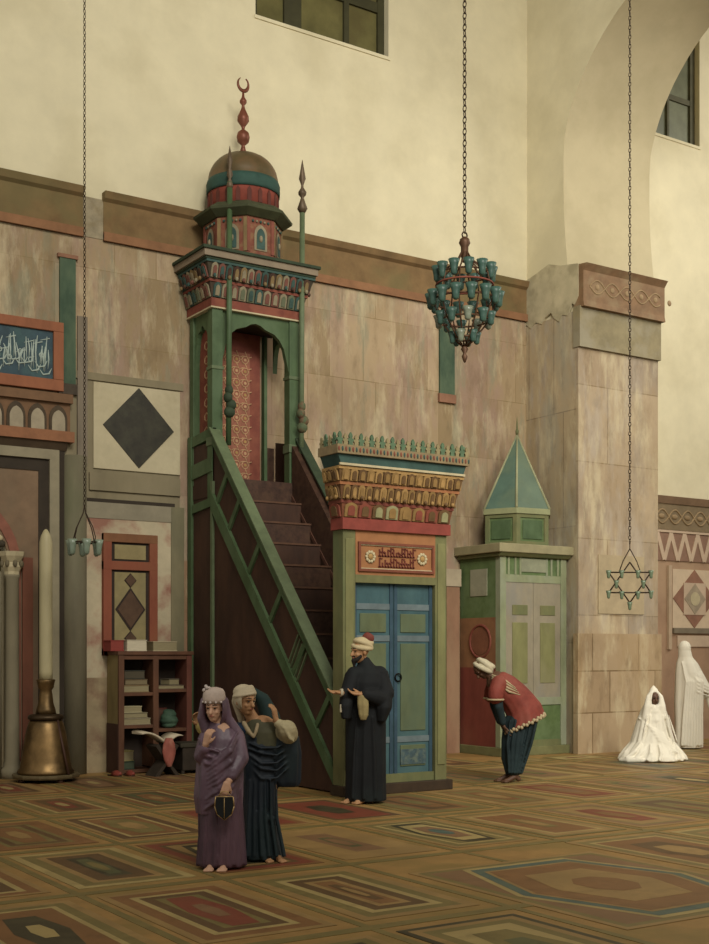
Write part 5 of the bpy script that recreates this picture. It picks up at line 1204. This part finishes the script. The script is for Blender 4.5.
m = MB(); drape(m, [(.155, -.01, .74, .275, .21, .07, (-.42, 0, .9)), (.15, -.01, .86, .245, .195, .05, (-.55, 0, .83)), (.1, 0, .97, .215, .185, .04, (-.65, 0, .75)), (.03, 0, 1.07, .2, .18, .03, AX), (-.1, 0, 1.2, .185, .185, .02, AX), (-.2, 0, 1.29, .15, .17, .01, AX), (-.27, -.0, 1.34, .08, .09, 0, AX)], None, 72, .03, 8, 32)
for s in (-1, 1): m.limb([(-.19, .17 * s, 1.26), (-.23, .22 * s, 1.15), (-.235, .23 * s, 1.09)], [.1, .1, .1], None)
tu = cloth(p, 'tunic', m, RT, .01)
m = MB()
for s in (-1, 1): m.torus((-.238, .232 * s, 1.055), .098, .014, TR, 24, 6); m.build('sleeve_trim', tu, local=True); m = MB()
q = V((0, 0, 1)).rotation_difference(V((-.42, 0, .9))).to_matrix()
for k in range(48):
    a = 2 * PI * k / 48; m.ball(V((.158, -.01, .735)) + q @ V((.277 * math.cos(a), .212 * math.sin(a), .018 * (k % 2))), (.024, .02, .024), TR, 6)
m.build('hem_trim', tu, local=True); m = MB()
for k in range(4): m.tube([(-.27 + .0 * k, -.12, 1.36 - .02 * k), (-.12 + .02 * k, -.165 - .01 * k, 1.3 - .05 * k), (.02 + .02 * k, -.17, 1.2 - .03 * k)], [.014, .016, .006], TR, 6)
m.build('embroidery', tu, local=True)
turban(p, hc + V((.03, 0, .035)), (-.75, -.2, .62), .1, .05, mat('white_turban', '#b5ab8c', .12, 9))

# --- seated white-veiled figure
WH = mat('white_cloth', '#ddd6c2', .07, 6, (1, 1, .5), rough=.85, haze=.1, bump=.4, alt='#cfc7b0', altamt=.35, altscale=3)
p = person('veiled figure in white sitting on floor before the stone pier', (14.0, -2.84, 0))
hc = V((.04, -.06, .95)); fc = (.15, -.97, -.12)
m = MB(); m.limb([(0, .05, .16), (.02, .05, .45), (.03, .03, .68)], [.17, .14, .14], None, 14); m.limb([(-.1, .02, .68), (.15, .02, .68)], [.055, .055], None); m.limb([(.03, .0, .72), (.04, -.03, .86)], [.055, .05], None); head(m, hc, fc, .95)
for s in (-1, 1): m.limb([(.0 + .1 * s, .05, .15), (.29 * s, -.14, .12), (.05 * s, -.24, .08)], [.1, .07, .042], None); m.limb([(.03 + .13 * s, .02, .66), (.03 + .15 * s, -.04, .45), (.03 + .06 * s, -.12, .34)], [.05, .042, .03], None); hand(m, (.03 + .05 * s, -.13, .32), (-.5 * s, -.4, -.3), (0, .3, -1), .95, .6, -s)
b = skin_body(p, m, SKD); face_parts(b, hc, fc, .95, lips=None)
m = MB(); drape(m, [(.02, -.05, .015, .5, .36, .09), (.02, -.05, .08, .48, .34, .09), (.02, -.03, .17, .42, .3, .08), (.03, 0, .28, .33, .26, .07), (.035, .01, .45, .28, .22, .06), (.04, .01, .62, .24, .19, .05), (.045, .0, .76, .19, .16, .04), (.045, .01, .86, .135, .13, .02)], None, 90, .07, 11, 41)
M3 = Matrix((frame(fc)[1], frame(fc)[0], frame(fc)[2])).transposed()
shell(m, hc + V((0, .01, -.02)), M3, .112, .13, .15, PI * .74, PI * 2.26, .022, -.85, 1.)
m.limb([hc + V((-.02, 0, .13)), hc + V((-.095, -.04, .02)), hc + V((-.11, -.05, -.12)), hc + V((-.13, -.03, -.3))], [.02, .035, .06, .07], None); m.limb([hc + V((.02, 0, .13)), hc + V((.095, -.04, .02)), hc + V((.105, -.05, -.12)), hc + V((.12, -.03, -.3))], [.02, .035, .06, .07], None); m.limb([hc + V((-.07, -.06, -.1)), hc + V((-.0, -.075, -.17)), hc + V((.07, -.06, -.1))], [.03, .035, .03], None); m.limb([hc + V((0, -.02, -.2)), (.045, -.04, .62)], [.1, .16], None); m.limb([hc + V((0, .02, .1)), hc + V((0, .03, .17))], [.07, .025], None)
for k in range(7): swag(m, [(-.2 + .02 * k, -.06, .66 - .05 * k), (-.05 + .03 * k, -.19 - .012 * k, .52 - .05 * k), (.14 + .03 * k, -.2 - .015 * k, .42 - .045 * k), (.3 + .015 * k, -.12, .3 - .02 * k)], [.01, .022, .022, .012])
for k in range(6): swag(m, [(-.44 + .14 * k, -.3 - .05 * math.sin(k), .06), (-.3 + .12 * k, -.28, .16), (-.18 + .1 * k, -.2, .3)], [.03, .035, .012])
m.limb([(-.5, -.2, .03), (-.4, -.3, .04), (-.2, -.36, .04)], [.03, .05, .035], None); m.limb([(.3, -.28, .04), (.46, -.16, .04)], [.04, .03], None)
for k in range(9): a = PI * 1.05 + k * .36; swag(m, [(.02 + .49 * math.cos(a), -.05 + .36 * math.sin(a), .03), (.02 + .44 * math.cos(a + .1), -.04 + .32 * math.sin(a + .1), .14), (.03 + .33 * math.cos(a + .05), .27 * math.sin(a + .05), .27)], [.03, .028, .012])
for k in range(8): x = -.14 + k * .05; swag(m, [(x * 1.5 + .04, -.2, .3), (x * 1.2 + .04, -.185, .5), (x * .9 + .045, -.165, .7)], [.012, .016, .008])
cloth(p, 'veil', m, WH, .012)

# --- standing white-veiled figure
p = person('veiled figure in white standing beyond the pier, turned away', (16.29, -1.55, 0))
hc = V((-.07, .0, 1.66)); fc = (.75, .6, -.1)
m = MB(); m.limb([(0, 0, .95), (0, 0, 1.2), (-.02, 0, 1.38)], [.14, .13, .14], None, 14); m.limb([(-.12, .03, 1.38), (.1, -.03, 1.38)], [.06, .06], None); m.limb([(-.03, 0, 1.42), (-.06, 0, 1.58)], [.058, .052], None); head(m, hc, fc, 1.)
for s in (-1, 1): m.limb([(.0, .09 * s, .92), (.0, .08 * s, .5), (.0, .08 * s, .09)], [.1, .065, .037], None); foot(m, (.0, .08 * s, .085), (.8, .5, 0))
for s in (-1, 1): m.limb([(.0, .09 * s, 1.38), (.14, .07 * s, 1.1), (.3, .04 * s, 1.0)], [.05, .042, .03], None); hand(m, (.31, .04 * s, 1.0), (.9, -.2 * s, .1), (0, -s, .2), 1., .6, -s)
b = skin_body(p, m, SKT); face_parts(b, hc, fc, 1.)
m = MB(); drape(m, [(-.0, 0, .02, .23, .18, .07), (-.01, 0, .4, .22, .18, .06), (.0, 0, .8, .24, .19, .05), (.02, 0, 1.05, .25, .2, .05), (-.0, 0, 1.3, .225, .19, .04), (-.03, 0, 1.45, .18, .16, .03), (-.06, 0, 1.56, .12, .12, .02), (-.075, 0, 1.68, .105, .11, .01), (-.08, 0, 1.78, .06, .07, 0)], None, 84, .05, 9, 51)
m.ball((-.075, 0, 1.72), (.108, .118, .125), None, 18); m.limb([(-.03, -.0, 1.38), (.12, -.05, 1.2), (.22, -.06, 1.05), (.32, -.05, .98), (.34, -.06, .72)], [.15, .14, .12, .09, .03], None); m.limb([(.1, .08, 1.12), (.28, .04, 1.0)], [.1, .075], None)
for k in range(8): swag(m, [(-.16 + .03 * k, -.13, 1.5 - .03 * k), (-.1 + .04 * k, -.2, 1.15), (-.14 + .045 * k, -.185, .6), (-.17 + .05 * k, -.175, .06)], [.008, .016, .018, .02])
for k in range(4): swag(m, [(-.1, -.14, 1.42 - .06 * k), (.1, -.21, 1.15 - .06 * k), (.3, -.15, 1.05 - .05 * k)], [.008, .017, .014])
cloth(p, 'veil', m, WH, .012)
# ------------------------------------------------------------------ light and camera
w = bpy.data.worlds.new('daylight'); scene.world = w; w.use_nodes = True
bg = w.node_tree.nodes['Background']; bg.inputs['Color'].default_value = (1, .95, .84, 1); bg.inputs['Strength'].default_value = .44
def area(name, loc, target, size, power, col):
    d = bpy.data.lights.new(name, 'AREA'); d.energy = power; d.size = size; d.color = col; d.shape = 'SQUARE'
    o = bpy.data.objects.new(name, d); COL.objects.link(o); o.location = loc
    o.rotation_euler = (Vector(target) - Vector(loc)).to_track_quat('-Z', 'Y').to_euler()
    return o
k = area('court_daylight', (3, -17, 14.5), (13, 0, 8.6), 5, 960, (1, .965, .885)); k.data.spread = math.radians(115)
area('bay_daylight', (21.5, -6.5, 12), (17.5, -.5, 5), 4, 560, (1, .965, .9))
k = area('right_fill', (8.5, -17, 9.5), (14.8, -2.2, 1.2), 3.5, 300, (1, .965, .89)); k.data.spread = math.radians(75)  # added fill lamp to brighten the figures, floor and pier at right
cd = bpy.data.cameras.new('camera'); cam = bpy.data.objects.new('camera', cd); COL.objects.link(cam)
cam.location = (0, -16.1, 1.65); cam.rotation_euler = (PI / 2, 0, YAW)
cd.lens = 1235 / 944 * 36; cd.sensor_width = 36; cd.shift_y = 180 / 944; cd.shift_x = 0
cd.clip_end = 200
scene.camera = cam
vs = scene.view_settings
scene.display_settings.display_device = 'sRGB'
vs.view_transform = 'Standard'; vs.look = 'None'; vs.exposure = 0; vs.gamma = 1; vs.use_curve_mapping = False
